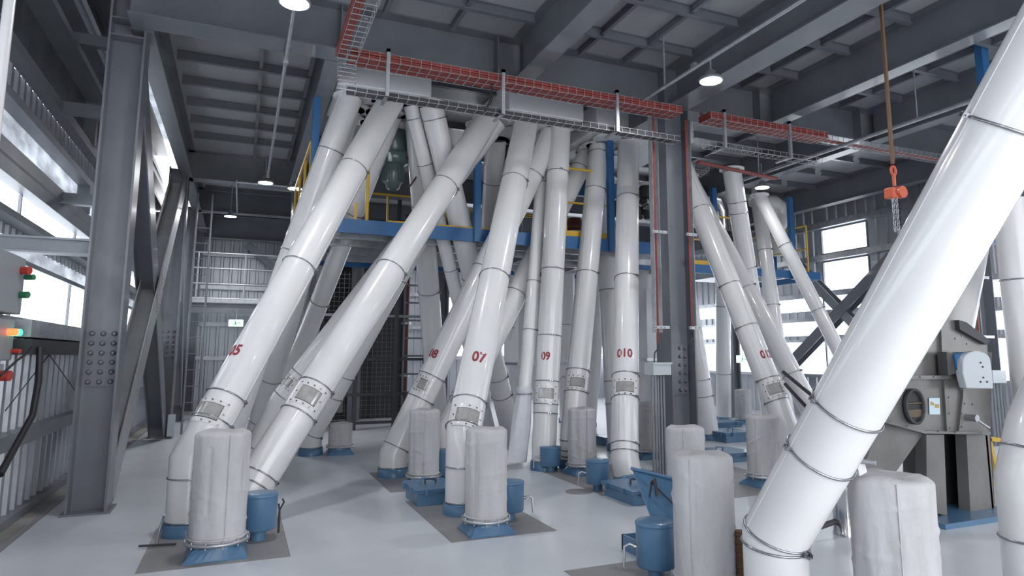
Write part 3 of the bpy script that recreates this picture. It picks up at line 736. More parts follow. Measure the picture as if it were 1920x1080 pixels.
# hook tool on floor by pot 05 and lever by filter 05
q = at(522, 1000, z=0); t = thing('floor_hook', 'short spring hook rod standing on the floor right of the left blue pot', 'hook', q)
mb = MB(); mb.tube([q, q+Vector((.0, 0, .20))], .010, 8); mb.tube([q+Vector((0, 0, .2)), q+Vector((.035, 0, .27)), q+Vector((.02, 0, .30))], .008, 8); mb.tube([q+Vector((0, 0, .2)), q+Vector((-.01, 0, .26))], .008, 8)
mb.build('rod', 'dark', t)
MB().lathe([(.055, 0), (.055, .006)], 24, q).build('floor_disc', 'pad', t)
q = at(296, 1022, z=.02); t = thing('foot_lever', 'thin black foot lever on the floor left of filter 05', 'lever', q)
MB().tube([at(260, 1024, z=.02), at(330, 1020, z=.02)], .01, 8).build('bar', 'dark', t)
MB().tube([at(292, 1020, z=.03), at(300, 990, z=.1), at(308, 965, z=.25)], .012, 8).build('arm', 'galv', t)
struct(MB().lathe([(.16, 0), (.16, .004)], 40, at(1085, 922, z=0)).build('trim_8', 'pad'))

# ================================================================ BLUE PLATFORM
zd = 3.5; Y0 = 9.6; Y1 = 13.4; XL, XR = .72, 7.2
t = thing('platform', 'blue edged steel platform hung under the ceiling behind the numbered pipes', 'platform', (XL, Y0, zd-.22))
MB().box(XL, XR, Y0-.02, Y0+.02, zd-.2, zd).build('edge_beam', 'deckblue', t)
MB().box(XL-.02, XL+.02, Y0, Y1, zd-.2, zd).build('edge_beam', 'deckblue', t)
MB().box(XL, XR, Y1-.02, Y1+.02, zd-.2, zd).build('edge_beam', 'deckblue', t)
dm = mat('chequer plate underside', (.42, .43, .45), .35, metal=.7)
tt = dm.node_tree; tc = tt.nodes.new('ShaderNodeTexCoord'); mp = tt.nodes.new('ShaderNodeMapping'); mp.inputs['Rotation'].default_value = (0, 0, .785); mp.inputs['Scale'].default_value = (34, 34, 1)
ck = tt.nodes.new('ShaderNodeTexChecker'); ck.inputs['Scale'].default_value = 1; ck.inputs[1].default_value = (.62, .63, .65, 1); ck.inputs[2].default_value = (.16, .17, .18, 1)
tt.links.new(tc.outputs['Object'], mp.inputs[0]); tt.links.new(mp.outputs[0], ck.inputs[0]); tt.links.new(ck.outputs[0], tt.nodes['Principled BSDF'].inputs['Base Color'])
MB().box(XL, XR, Y0, Y1, zd-.03, zd-.01).build('grating', dm, t)
for y in (10.2, 10.9, 11.8, 12.7): MB().ibeam((XL, y, zd-.11), (XR, y, zd-.11), .16, .09, .008, .01).build('joist', 'galv', t)
for x in (1.2, 3.0, 4.7, 6.2): MB().ibeam((x, Y0, zd-.10), (x, Y1, zd-.10), .14, .08, .008, .01).build('joist', 'galv', t)
for x in (.80, 3.2, 5.55): MB().box(x-.05, x+.05, Y0-.06, Y0+.04, zd-.2, 5.2).build('hanger_post', 'deckblue', t)
MB().box(4.4, 6.8, 10.9, 11.0, 4.55, 4.85).build('cross_beam', 'deckblue', t)
# right walkway
t2 = thing('platform', 'blue edged walkway right of the middle column', 'platform', (8.9, 11.6, zd-.2))
MB().box(7.2, 12.3, 11.58, 11.62, zd-.18, zd).build('edge_beam', 'deckblue', t2)
MB().box(12.26, 12.3, 11.6, 14, zd-.18, zd).build('edge_beam', 'deckblue', t2)
MB().box(7.2, 12.3, 11.6, 14, zd-.05, zd-.03).build('deck_plate', 'galv', t2)
for x in (8.0, 9.6, 11.2): MB().ibeam((x, 11.6, zd-.12), (x, 14, zd-.12), .14, .08, .008, .01).build('joist', 'galv', t2)
for (px, py) in ((1343, 520), (1487, 505)):
    q = at(px, py, Y=11.55); MB().box(q.x-.055, q.x+.055, 11.5, 11.6, zd-.2, 5.2).build('hanger_post', 'deckblue', t2)
q = at(1452, 500, Y=13.9); MB().box(q.x-.05, q.x+.05, 13.85, 13.95, zd, 5.2).build('hanger_post', 'deckblue', t2)
q = at(1838, 78, z=5.8); o = MB().box(q.x-.07, q.x+.07, q.y-.05, q.y+.05, 3.6, 5.8).build('hanger_post', 'deckblue'); tag(o, 'blue hanger post at top right beside the big foreground pipe', 'post')
o = MB().box(8.3, 10.5, 5.9, 6.0, 3.15, 3.35).build('blue_beam', 'deckblue'); tag(o, 'short blue beam at the right picture edge behind the big pipe', 'beam')
# railings
def railing(label, posts, zb, h=1.1, extra=(), curl=False):
    t = thing('yellow_railing', label, 'railing', (posts[0][0], posts[0][1], zb))
    for (x, y) in posts: MB().tube([(x, y, zb), (x, y, zb+h-.03)], .021, 10).build('post', 'yellow', t)
    P = [Vector((x, y, zb+h)) for x, y in posts]
    if curl:
        a, b = P[0], P[1]; d = unit(b-a); MB().tube([a-Vector((0, 0, .12)), a-Vector((0, 0, .03))+d*.02, a+d*.08, *P[1:]], .021, 10).build('top_rail', 'yellow', t)
    else: MB().tube(P, .021, 10).build('top_rail', 'yellow', t)
    MB().tube([p-Vector((0, 0, h/2)) for p in P], .017, 10).build('mid_rail', 'yellow', t)
    k = MB()
    for a, b in zip(P[:-1], P[1:]): k.box2(a-Vector((0, 0, h-.06)), b-Vector((0, 0, h-.06)), .09, .008)
    k.build('toe_board', 'yellow', t)
    return t
def xs(px, py=430): return at(px, py, Y=9.63).x
railing('yellow railing along the left end of the platform, seen end-on beside pipe 05', [(.76, 9.62), (.76, 10.6), (.76, 11.6), (.76, 12.6)], zd, curl=True)
xr_ = lambda px, Y: at(px, 390, Y=Y).x
railing('yellow railing at the back of the platform below the green gear motor', [(xr_(690, 12.5), 12.5), (xr_(727, 12.5), 12.5), (xr_(835, 12.5), 12.5)], zd, 1.1)
tg = thing('yellow_post', 'single yellow post at the platform edge just right of pipe 05', 'post', (xs(687), 9.65, zd))
MB().tube([(xs(687), 9.65, zd), (xs(687), 9.65, zd+.8)], .024, 10).build('post', 'yellow', tg); MB().box(xs(663), xs(668), 9.63, 9.66, zd, zd+.25).build('stub', 'yellow', tg)
MB().box(xs(727), xs(930), 9.62, 9.65, zd+.0, zd+.03).build('kick_strip', 'yellow', tg)
railing('yellow railing on the platform edge left of pipe 07', [(xr_(880, 13.1), 13.1), (xr_(960, 13.1), 13.1), (xr_(1010, 13.1), 13.1)], zd, 1.1)
railing('yellow railing with rounded corner left of the blue post by pipe 010', [(xs(1062), 9.65), (xs(1150), 9.65)], zd, 1.15, curl=True)
railing('yellow railing on the far side of the platform, behind pipe 010', [(4.9, 13.3), (5.9, 13.3), (7.1, 13.3)], zd, 1.1)
railing('yellow railing on the right walkway behind the steep pipe', [(8.3, 11.65), (9.3, 11.65), (10.1, 11.65)], zd, 1.1)
railing('yellow railing at the outer end of the right walkway', [(12.0, 11.65), (12.0, 13.6)], zd, 1.1)
q = at(1895, 905, z=0); a = at(1853, 820, Y=5.6)
t = thing('yellow_railing', 'low yellow guard rail on the floor right of the grey machine', 'railing', (a.x, 5.6, 0))
a = at(1853, 822, Y=5.4); b = at(1905, 830, Y=5.4); c_ = at(1872, 908, Y=5.4)
MB().box2(a, b, .05, .05).build('top_rail', 'yellow', t); MB().box2(a, c_, .05, .05, (0, 1, 0)).build('post', 'yellow', t)
MB().box2((c_.x, c_.y, c_.z), (c_.x, c_.y, .0), .05, .05, (0, 1, 0)).build('post', 'yellow', t); MB().box2(at(1855, 905, Y=5.4), c_, .05, .05).build('mid_rail', 'yellow', t)
MB().box2((b.x, b.y, b.z), (b.x, b.y, 0), .05, .05, (0, 1, 0)).build('post', 'yellow', t)

# ================================================================ MACHINES UNDER THE CEILING
def gearmotor(px, py, Y, sc, label, m='green'):
    T = at(px, py, Y=Y); t = thing('gear_motor', label, 'motor', T)
    def L(prof, name, mm): MB().lathe([(r*sc, z*sc) for r, z in prof], 32, T).build(name, mm, t)
    L([(.30, 0), (.30, -.05), (.13, -.06), (.13, -.10)], 'mount_flange', 'white2')
    L([(.2, -.08), (.21, -.12), (.21, -.4), (.17, -.45)], 'gear_housing', m)
    L([(.24, -.46), (.25, -.5), (.25, -.56), (.2, -.62), (.15, -.64)], 'middle_flange', m)
    L([(.14, -.63), (.15, -.68), (.15, -.9), (.12, -.93), (.10, -1.0), (.06, -1.03)], 'motor_body', m)
    fins = MB()
    for i in range(20):
        th = 2*math.pi*i/20; q = T+Vector((math.cos(th)*.155*sc, math.sin(th)*.155*sc, -.79*sc)); e = Vector((math.cos(th), math.sin(th), 0)); fins.obox(q, e*.016*sc, e.cross(Vector((0, 0, 1)))*.004, Vector((0, 0, .11*sc)))
    fins.build('cooling_fins', m, t)
    q = T+Vector((-.1*sc, -.2*sc, -.5*sc)); MB().tube([q, q+Vector((0, -.03, -.12*sc))], .03*sc, 12).build('oil_gauge', 'white2', t)
    c = T+Vector((.1, -.2, -.55))*sc
    MB().tube([c, c+Vector((.25, .02, .05)), c+Vector((.42, 0, .1)), c+Vector((.3, 0, -.15)), c+Vector((.12, .05, -.45))], .014, 8).build('power_cable', 'brownpipe', t)
gearmotor(740, 238, 10.3, 1.0, 'grey-green gear motor with white mounting disc, hanging between pipes 05 and 06')
gearmotor(947, 262, 10.8, .8, 'dark gear motor with white disc hanging left of pipe 07', 'dark')
gearmotor(1212, 345, 12.6, .8, 'dark motor hanging right of pipe 010, behind the middle column', 'dark')
for i, (x0, x1, y0, y1, z0, z1, lab) in enumerate(((1.0, 2.3, 9.0, 10.4, 5.24, 5.75, 'white sifter casing above the heads of pipes 05 and its neighbours'),
        (3.5, 4.75, 9.0, 10.6, 5.24, 5.75, 'white sifter casing above the heads of pipes 06, 07 and 08'),
        (5.1, 7.0, 9.2, 11.2, 5.24, 5.75, 'white sifter casing above the head of pipe 010'))):
    t = thing('sifter_casing', lab, 'machine', ((x0+x1)/2, (y0+y1)/2, z0))
    MB().box(x0, x1, y0, y1, z0, z1).build('casing', 'white2', t, bevel=.02)
    for k in range(3):
        for x in (x0+.35, (x0+x1)/2+.1):
            MB().lathe([(.2, 0), (.2, -.02), (.24, -.03), (.24, -.05)], 28, (x, y0+.3+k*.5, z0)).build('outlet_collar', 'white2', t)
# trunk duct elbows over the right walkway
t = thing('duct_elbow', 'white duct elbow under the ceiling above the right walkway', 'duct', at(1463, 380, Y=13))
c_ = at(1463, 400, Y=13); MB().tube([c_+Vector((-.9, 0, .25)), c_+Vector((-.2, 0, .28)), c_+Vector((.05, 0, .15)), c_+Vector((.08, 0, -.15)), c_+Vector((-.15, 0, -.5)), c_+Vector((-.2, 0, -1.1))], .17, 24).build('duct_body', 'white', t)
t = thing('duct_elbow', 'shiny grey duct end right behind the blue post of the right walkway', 'duct', at(1345, 388, Y=12.5))
c_ = at(1345, 388, Y=12.5); MB().tube([c_+Vector((-.6, 0, .3)), c_+Vector((0, 0, .2)), c_+Vector((.15, 0, -.1)), c_+Vector((.15, 0, -.6))], .2, 24).build('duct_body', 'duct', t)
t = thing('valve_stack', 'dark valve with ribbed white base on the platform behind the rounded railing', 'valve', at(1077, 440, Y=11.0))
b = at(1077, 440, Y=11.0); b.z = zd
MB().lathe([(.17, 0), (.17, .14), (.18, .15), (.18, .17), (.17, .18), (.17, .3), (.14, .38)], 28, b).build('ribbed_base', 'white2', t)
MB().lathe([(.15, .38), (.2, .4), (.2, .5), (.15, .52), (.12, .62)], 28, b).build('valve_head', 'brownpipe', t)
# pipework clutter on right walkway
t = thing('valve_stack', 'dark valve manifold on the right walkway behind the steep pipe', 'valve', at(1368, 470, Y=12.5))
b = at(1368, 470, Y=12.6); b.z = zd
for i in range(5): MB().lathe([(.06, .1+.2*i), (.13, .12+.2*i), (.13, .2+.2*i), (.06, .22+.2*i)], 16, b).build('valve_body', 'dark', t)
MB().tube([b, b+Vector((0, 0, 1.2))], .05, 12).build('riser', 'dark', t)
# white hoppers behind
for (x0, x1, y, z0, z1, lab) in ((5.6, 7.0, 13.8, 1.4, 3.2, 'white hopper body behind pipes 09 and 010'), (7.9, 8.9, 12.2, 1.5, 3.0, 'white hopper behind the middle column')):
    t = thing('white_hopper', lab, 'hopper', ((x0+x1)/2, y, 0))
    MB().box(x0, x1, y, y+.9, z0, z1).build('bin', 'white2', t, bevel=.015)
    xm = (x0+x1)/2
    mb = MB(); v = [(x0, y, z0), (x1, y, z0), (x1, y+.9, z0), (x0, y+.9, z0), (xm-.15, y+.35, z0-.6), (xm+.15, y+.35, z0-.6), (xm+.15, y+.6, z0-.6), (xm-.15, y+.6, z0-.6)]
    mb.add(v, [(0, 1, 5, 4), (1, 2, 6, 5), (2, 3, 7, 6), (3, 0, 4, 7), (4, 5, 6, 7)]); mb.build('cone', 'white2', t)
    MB().tube([(xm, y+.47, z0-.58), (xm, y+.47, 0)], .13, 24).build('outlet', 'white', t)
    MB().box(x0-.02, x1+.02, y-.02, y+.92, z0-.03, z0+.03).build('flange', 'galv', t)

# ================================================================ LIFT CAGE
X0, X1, YC, YD = 1.35, 4.0, 15.0, 17.6
t = thing('lift_cage', 'dark steel lift cage with mesh panels behind the left pipes', 'cage', ((X0+X1)/2, (YC+YD)/2, 0))
for x in (X0, 2.3, 3.15, X1-.1):
    MB().box(x-.04, x+.04, YC-.04, YC+.04, 0, 5.1).build('upright', 'dark', t)
    MB().box(x-.04, x+.04, YD-.04, YD+.04, 0, 5.1).build('upright', 'dark', t)
for z in (.15, .75, 1.5, 2.45, 3.6, 4.6):
    MB().box(X0, X1, YC-.03, YC+.03, z-.03, z+.03).build('cross_rail', 'dark' if z != 2.45 else 'steel2', t)
for x0, x1, z0, z1 in ((X0, 2.3, .18, .72), (2.3, 3.15, .18, 1.5), (X0, 2.3, .78, 1.47), (X0, 2.3, 1.53, 2.42), (2.3, 3.15, 1.53, 2.42), (3.15, 3.9, .18, .72), (X0, 3.15, 2.5, 3.4)):
    mb = MB(); x = x0+.05
    while x < x1-.03: mb.box(x-.002, x+.002, YC+.01, YC+.014, z0, z1); x += .1
    z = z0+.04
    while z < z1: mb.box(x0, x1, YC+.01, YC+.014, z-.002, z+.002); z += .1
    mb.build('mesh_panel', 'steel2', t)
MB().box(X0, X1, YD+.02, YD+.05, 0, 4.9).build('rear_panel', 'dark', t)
MB().box(X0-.04, X0-.0, YC+.1, YD, 0, 4.9).build('side_panel', 'dark', t)
MB().box(2.45, 2.75, YD-.5, YD-.3, 0, 4.8).build('guide_rail', 'steel2', t)
MB().box(1.5, 1.62, YC+1, YC+1.2, 0, 4.8).build('guide_rail', 'galv', t)
MB().box(1.5, 2.2, 16.0, 17.2, .3, 1.3).build('lift_car', 'steel2', t)
t = thing('riser_pipe', 'thin red-brown riser pipe inside the right side of the lift cage', 'pipe', (3.5, 15.6, 0))
MB().tube([(3.5, 15.6, 0), (3.5, 15.6, 4.9)], .07, 16).build('pipe_body', 'brownpipe', t)
for z in (1.1, 2.3, 3.4): MB().lathe([(.11, 0), (.11, .05)], 20, (3.5, 15.6, z)).build('coupling', 'galv', t)
t = thing('step_ladder', 'narrow steel ladder at the right side of the lift cage', 'ladder', (3.75, 15.2, 0))
for x in (3.35, 3.82): MB().box(x-.02, x+.02, 15.1, 15.15, 0, 4.5).build('stile', 'steel2', t)
for k in range(11): MB().box(3.35, 3.82, 15.11, 15.14, .35+.4*k, .39+.4*k).build('rung', 'steel2', t)
t = thing('chain_curtain', 'row of shiny chain links hanging beside the upper left of the lift cage', 'chain', (1.15, 15.5, 0))
mb = MB()
for k in range(22): c_ = Vector((1.18, 15.6, 1.2+.1*k)); mb.tube([c_+Vector((.035*math.cos(2*math.pi*i/10), .012*(k % 2)*math.sin(i), .055*math.sin(2*math.pi*i/10))) for i in range(10)], .012, 6, closed=True)
mb.build('links', 'galv', t)

# ================================================================ FAR GALLERY (left rear)
t = thing('gallery', 'steel gallery with pale handrails at the far left end of the hall', 'gallery', (-1.2, 19.0, 2.6))
MB().ibeam((-1.2, 19, 2.78), (2.0, 19, 2.78), .26, .16).build('edge_beam', 'steel2', t)
MB().box(-1.2, 2.0, 19, 21.8, 2.91, 2.94).build('deck', 'galv', t)
for z in (3.02, 3.4, 3.8, 4.2): MB().tube([(-1.2, 19, z), (2.0, 19, z)], .025, 8).build('handrail', 'galv', t)
for x in (-1.1, 0, 1.0): MB().tube([(x, 19, 2.9), (x, 19, 4.2)], .022, 8).build('rail_post', 'galv', t)
MB().box(-1.2, 2.0, 18.98, 18.99, 2.92, 3.05).build('toe_board', 'galv', t)
t = thing('access_ladder', 'tall pale steel ladder pipes beside the second left column', 'ladder', (-.95, 15.6, 0))
for x in (-1.0, -.72): MB().tube([(x, 15.65, 0), (x, 15.65, 5.0)], .022, 8).build('stile', 'steel2', t)
for k in range(14): MB().tube([(-1.0, 15.65, .3+.33*k), (-.72, 15.65, .3+.33*k)], .009, 6).build('rung', 'steel2', t)
def exit_sign(c, label):
    t = thing('exit_sign', label, 'sign', c); c = Vector(c)
    MB().box(c.x-.17, c.x+.17, c.y, c.y+.03, c.z, c.z+.17).build('sign_face', 'exit', t)
    mb = MB().box(c.x-.03, c.x+.01, c.y-.004, c.y, c.z+.04, c.z+.12); mb.obox((c.x-.02, c.y-.002, c.z+.14), Vector((.014, 0, 0)), Vector((0, .002, 0)), Vector((0, 0, .014))); mb.obox((c.x-.05, c.y-.002, c.z+.04), Vector((.03, 0, -.02)), Vector((0, .002, 0)), Vector((.005, 0, .008)))
    mb.obox((c.x+.08, c.y-.002, c.z+.085), Vector((.035, 0, 0)), Vector((0, .002, 0)), Vector((0, 0, .012)))
    mb.build('pictogram', 'exitg', t)
    MB().tube([(c.x, c.y+.02, c.z+.17), (c.x, c.y+.02, c.z+.42)], .01, 6).build('hanger', 'galv', t)
q = at(442, 612, Y=18.9); exit_sign((q.x, q.y, q.z), 'lit green exit sign under the far left gallery')
q = at(1393, 680, Y=13.1); exit_sign((q.x, q.y, q.z), 'lit green exit sign beside the short dark column below the right walkway')

# ================================================================ CEILING LAMPS
def lamp(px, py, label, z=4.9, up=.5, xyz=None, power=23):
    c = at(px, py, z=z) if xyz is None else Vector(xyz)
    t = thing('high_bay_lamp', label, 'lamp', c)
    MB().lathe([(.13, -.004), (.13, 0)], 32, c).build('diffuser', 'lampglow', t)
    MB().lathe([(.145, -.002), (.15, .02), (.12, .05), (.06, .06), (.06, .12), (.035, .14), (.02, .15)], 32, c).build('housing', 'galv', t)
    MB().tube([c+Vector((0, 0, .14)), c+Vector((0, 0, up))], .013, 8).build('stem', 'galv', t)
    lamp_light(c.x, c.y, c.z-.015, power)
lamp(552, 6, 'round glowing lamp at the top edge, the largest in view')
lamp(498, 343, 'round glowing lamp on a conduit in front of the far ceiling girder', up=.55)
lamp(432, 406, 'smallest hanging round lamp above the far gallery', up=.8)
lamp(1333, 152, 'round glowing lamp right of the middle column under the wide beam', up=.3)
lamp(1429, 352, 'bright lamp glimpsed behind the blue posts over the right walkway', up=.5, power=8)
lamp(553, 354, 'round lamp half hidden behind the end-on yellow railing', up=.6)
for i, (x, y) in enumerate(((-.3, -1.5), (9.0, -1.0), (11.5, 1.5), (11.9, 6.3), (10.2, 17.5), (3.4, 19.5), (7.2, 17.5))):
    lamp(0, 0, ('round lamp of the row outside the picture, number of the row by place %s' % ('behind left', 'behind middle', 'behind right', 'right', 'far right', 'far centre', 'far middle')[i]) if 0 else
         ('high bay lamp behind the camera on the left', 'high bay lamp behind the camera in the right bay', 'high bay lamp furthest right behind the camera', 'high bay lamp beyond the right picture edge',
          'high bay lamp in the far right bay', 'high bay lamp above the lift cage', 'high bay lamp behind the platform')[i], xyz=(x, y, 4.9), power=32)
# conduits
def conduit(pts, r, label, m='galv', name='conduit', cat='conduit', clips=()):
    t = thing(name, label, cat, pts[0]); MB().tube(pts, r, 10).build('conduit_tube', m, t)
    for c in clips: c = Vector(c); MB().box(c.x-.03, c.x+.03, c.y-.03, c.y+.03, c.z-.03, c.z+.03).build('clip', m, t)
    return t
conduit([(.30, 6.0, 5.0), (.30, 13.7, 5.0)], .022, 'pale conduit running away from the largest lamp to the far lamp', clips=[(.3, 8, 5), (.3, 11, 5), (.3, 13.6, 5)])
conduit([(-.25, 14.2, 4.98), (-.25, 14.2, 4.98+.001), (1.3, 14.2, 4.98)], .02, 'short pale cross conduit behind the far lamp')
conduit([(-.25, 14.2, 5.0), (-.25, 17.4, 5.0)], .02, 'pale conduit running to the smallest far lamp')
t = conduit([(4.82, -1, 5.02), (4.82, 7.6, 5.02)], .024, 'long pale conduit running past the lamp right of the middle column to the cable tray', clips=[(4.82, 6.28, 5.05)])
for y in (4.4, 6.9): MB().tube([(4.82, y, 5.02), (4.82, y, 5.75)], .012, 8).build('hanger_rod', 'galv', t)
t = conduit([(8.6, 3.6, 4.9), (8.6, 9.8, 4.9)], .03, 'grey hanging pipe under the ceiling right of the chain sling')
for y in (6.2, 9.4): MB().tube([(8.6, y, 4.9), (8.6, y, 5.75)], .012, 8).build('hanger_rod', 'galv', t)
c = at(18, 0, d=4.6); e = at(1, 240, d=4.6)
t = conduit([Vector((c.x, c.y, 0.0)), Vector((c.x, c.y, 4.6))], .035, 'bright white upright tube at the left picture edge', 'white', 'white_tube', 'tube')

# ================================================================ CABLE TRAYS
def basket(mb, a, b, wd, ht, side, up=Vector((0, 0, 1)), step=.1):
    a = Vector(a); b = Vector(b); L = (b-a).length; d = (b-a)/L; side = Vector(side)
    n = int(wd/.1)
    for i in range(n+1): o = side*(wd*(i/n-.5)); mb.box2(a+o, b+o, .0045, .0045)
    for s_ in (-.5, .5):
        for k in (1,): o = side*(wd*s_)+up*(ht*k); mb.box2(a+o, b+o, .004, .004)
    x = 0
    while x <= L:
        c = a+d*x; mb.box2(c-side*wd/2, c+side*wd/2, .007, .007); 
        for s_ in (-.5, .5): mb.box2(c+side*wd*s_, c+side*wd*s_+up*ht, .005, .005, d)
        x += step
def cables(a, b, n, wd, label, side, r=.015, layers=4):
    mb = MB(); a = Vector(a); b = Vector(b); side = Vector(side); rnd = random.Random(3)
    for ly in range(layers):
        for i in range(n):
            off = side*(wd*((i+.5*(ly % 2))/n-.48)); pts = []
            for k in range(15):
                q = k/14; pts.append(a.lerp(b, q)+off+side*rnd.uniform(-.004, .004)+Vector((0, 0, r+.003+ly*.026+rnd.uniform(0, .004))))
            mb.tube(pts, r, 6)
    o = mb.build('cable_bundle', 'red'); tag(o, label, 'cable bundle'); return o
def tray(a, b, wd, ht, side, label, step=.12):
    mb = MB(); basket(mb, a, b, wd, ht, side, step=step); o = mb.build('cable_tray', 'steel2g'); return tag(o, label, 'cable tray')
ZU, ZL = 4.93, 4.55
tray((.92, 7.55, ZU), (5.46, 7.55, ZU), .30, .10, (0, 1, 0), 'wire basket tray with red cables under the girder, left of the middle column')
cables((.95, 7.55, ZU), (5.46, 7.55, ZU), 11, .28, 'flat bundle of red cables in the upper wire tray left of the middle column', (0, 1, 0))
tray((.92, 7.55, ZL), (5.46, 7.55, ZL), .16, .07, (0, 1, 0), 'narrow lower wire tray hung below the red cables left of the middle column')
o = MB().box(.95, 5.4, 7.48, 7.62, ZL+.004, ZL+.05).build('cable_bundle', 'dark'); tag(o, 'dark filler bar added to darken the narrow lower tray', 'cable bundle')  # plain dark bar, no cables: darkens the tray by its colour
tray((5.95, 7.55, ZU), (8.2, 7.55, ZU), .30, .10, (0, 1, 0), 'wire basket tray with red cables right of the middle column')
cables((5.95, 7.55, ZU), (8.2, 7.55, ZU), 11, .28, 'flat bundle of red cables in the tray right of the middle column', (0, 1, 0))
tray((5.95, 7.55, ZL), (8.2, 7.55, ZL), .16, .07, (0, 1, 0), 'narrow lower wire tray right of the middle column')
tray((8.2, 7.55, ZU), (12.4, 7.55, ZU), .22, .08, (0, 1, 0), 'emptier wire tray continuing to the right behind the chain sling', .12)
cables((8.2, 7.55, ZU), (12.4, 7.55, ZU), 4, .12, 'thin bundle of red-brown cables continuing right behind the chain sling', (0, 1, 0), .011, 1)
tray((.93, 1.5, ZU), (.93, 7.55, ZU), .22, .10, (1, 0, 0), 'wire basket tray running from its corner towards the camera at top centre-left')
cables((.86, 1.5, ZU), (.86, 7.5, ZU), 4, .10, 'red cables in the tray running towards the camera', (1, 0, 0))
mb = MB(); basket(mb, (.93, 7.45, ZL), (.93, 7.45, ZU), .2, .08, (1, 0, 0), Vector((0, 1, 0)), .05); o = mb.build('tray_drop', 'galv'); tag(o, 'crowded wire basket corner joining the upper and lower trays', 'cable tray')
tray((7.0, 9.0, 4.7), (7.9, 12.0, 4.7), .3, .08, (1, 0, 0), 'wire tray slanting away beneath the right ceiling bay', .12)
cables((6.9, 9.0, 4.8), (8.9, 9.3, 4.8), 4, .1, 'short red cables crossing above the head of pipe 012', (0, 1, 0), .02, 1)
def bracket(x, y, label):
    t = thing('tray_bracket', label, 'bracket', (x, y, ZL-.02))
    MB().box(x-.02, x+.02, y-.17, y-.13, ZL-.03, ZU+.16).build('strut_upright', 'galv', t)
    MB().box(x-.02, x+.02, y-.17, y+.35, ZU+.12, ZU+.16).build('strut_arm', 'galv', t)
    MB().box(x-.02, x+.02, y-.15, y+.16, ZL-.03, ZL-.01).build('tray_rest', 'galv', t)
    MB().box(x-.03, x+.03, y+.28, y+.36, ZU+.13, 5.2).build('beam_clip', 'galv', t)
for px, lab in ((725, 'galvanised tray bracket nearest the tray corner'), (943, 'galvanised tray bracket with the black chain, above pipe 07'), (1157, 'galvanised tray bracket just left of the middle column'),
                (1357, 'galvanised tray bracket first right of the middle column'), (1478, 'galvanised tray bracket at the end of the wide red cable bundle')):
    bracket(at(px, 200, Y=7.4).x, 7.55, lab)
bx = at(690, 20, X=1.1); t = thing('tray_bracket', 'short galvanised tray bracket at the very top beside the tray running to the camera', 'bracket', bx)
MB().box(1.06, 1.1, bx.y-.02, bx.y+.02, bx.z-.1, 5.3).build('strut_upright', 'galv', t)
mb = MB()
for k in range(12): 
    q = at(922+(-14*max(0, (k-6))/6), 160+k*4.2, Y=7.3); mb.tube([q+Vector((.012*math.cos(2*math.pi*i/8), .004*math.sin(i), .02*math.sin(2*math.pi*i/8))) for i in range(8)], .006, 5, closed=True)
tag(mb.build('hanging_chain', 'black'), 'short black chain dangling from the red cables left of pipe 07', 'chain')

# ================================================================ MIDDLE COLUMN FITTINGS
xc = 5.7; yf = 7.87
q = at(1234, 690, Y=7.6); t = thing('junction_box', 'pale grey junction box on the middle column above the conduits', 'junction box', q)
MB().box(q.x-.14, q.x+.14, 7.5, 7.72, q.z-.09, q.z+.07).build('box_body', 'guard', t, bevel=.005)
MB().box(q.x-.15, q.x+.15, 7.49, 7.50, q.z+.05, q.z+.075).build('box_lid', 'guard', t)
for k in range(5):
    x = q.x-.10+k*.045
    o = MB().tube([(x, 7.6, q.z-.08), (x, 7.6, 0)], .016, 10).build('conduit', 'steel2')
    tag(o, ['leftmost', 'second from left', 'middle', 'second from right', 'rightmost'][k]+' of five grey conduits dropping from the junction box to the floor', 'conduit', 'conduits below the junction box')
def run(xp, ztop, zbot, label, y=7.78):
    t = thing('red_cable_run', label, 'cable', (xp, y, zbot)); mb = MB()
    for s_ in (-.012, .012): mb.tube([(xp+s_*.7, y, ztop), (xp+s_*.7, y, zbot)], .008, 8)
    mb.build('cable', 'red', t); return t
x1 = at(1229, 430, Y=7.78).x; rr = run(x1, 5.0, 1.75, 'red cable running down the left flange of the middle column to the junction box')
MB().tube([(x1, 7.78, 1.76), (x1-.03, 7.75, 1.68), (q.x-.05, 7.6, 1.62), (q.x-.06, 7.6, q.z+.05)], .01, 8).build('cable_tail', 'dark', rr)
MB().box(x1-.05, x1-.045, 7.74, 7.84, 1.9, 5.0).build('tray_edge', 'galv', rr); MB().box(x1+.045, x1+.05, 7.74, 7.84, 1.9, 5.0).build('tray_edge', 'galv', rr)
x2 = at(1292, 430, Y=7.78).x; rr = run(x2, 5.0, 1.95, 'red cable running down the right flange of the middle column')
MB().tube([(x2, 7.78, 1.96), (x2+.01, 7.76, 1.85), (x2-.06, 7.76, 1.78)], .01, 8).build('cable_tail', 'dark', rr)
MB().box(x2+.045, x2+.05, 7.74, 7.84, 2.0, 5.0).build('tray_edge', 'galv', rr)
for py, lab in ((437, 'upper'), (614, 'lower')):
    for xx, sd_ in ((x1, 'left'), (x2, 'right')):
        z = at(1240, py, Y=7.78).z; t = thing('cable_clamp', '%s galvanised cable clamp on the %s side of the middle column' % (lab, sd_), 'clamp', (xx, 7.72, z))
        MB().box(xx-.1, xx+.14 if sd_ == 'left' else xx+.08, 7.70, 7.73, z-.02, z+.02).build('strap', 'galv', t)
        bolts(t, [(xx-.08, 7.7, z), (xx+.06, 7.7, z), (xx, 7.7, z)], (0, -1, 0), .012, .02, 'galv', 'strap_bolts')

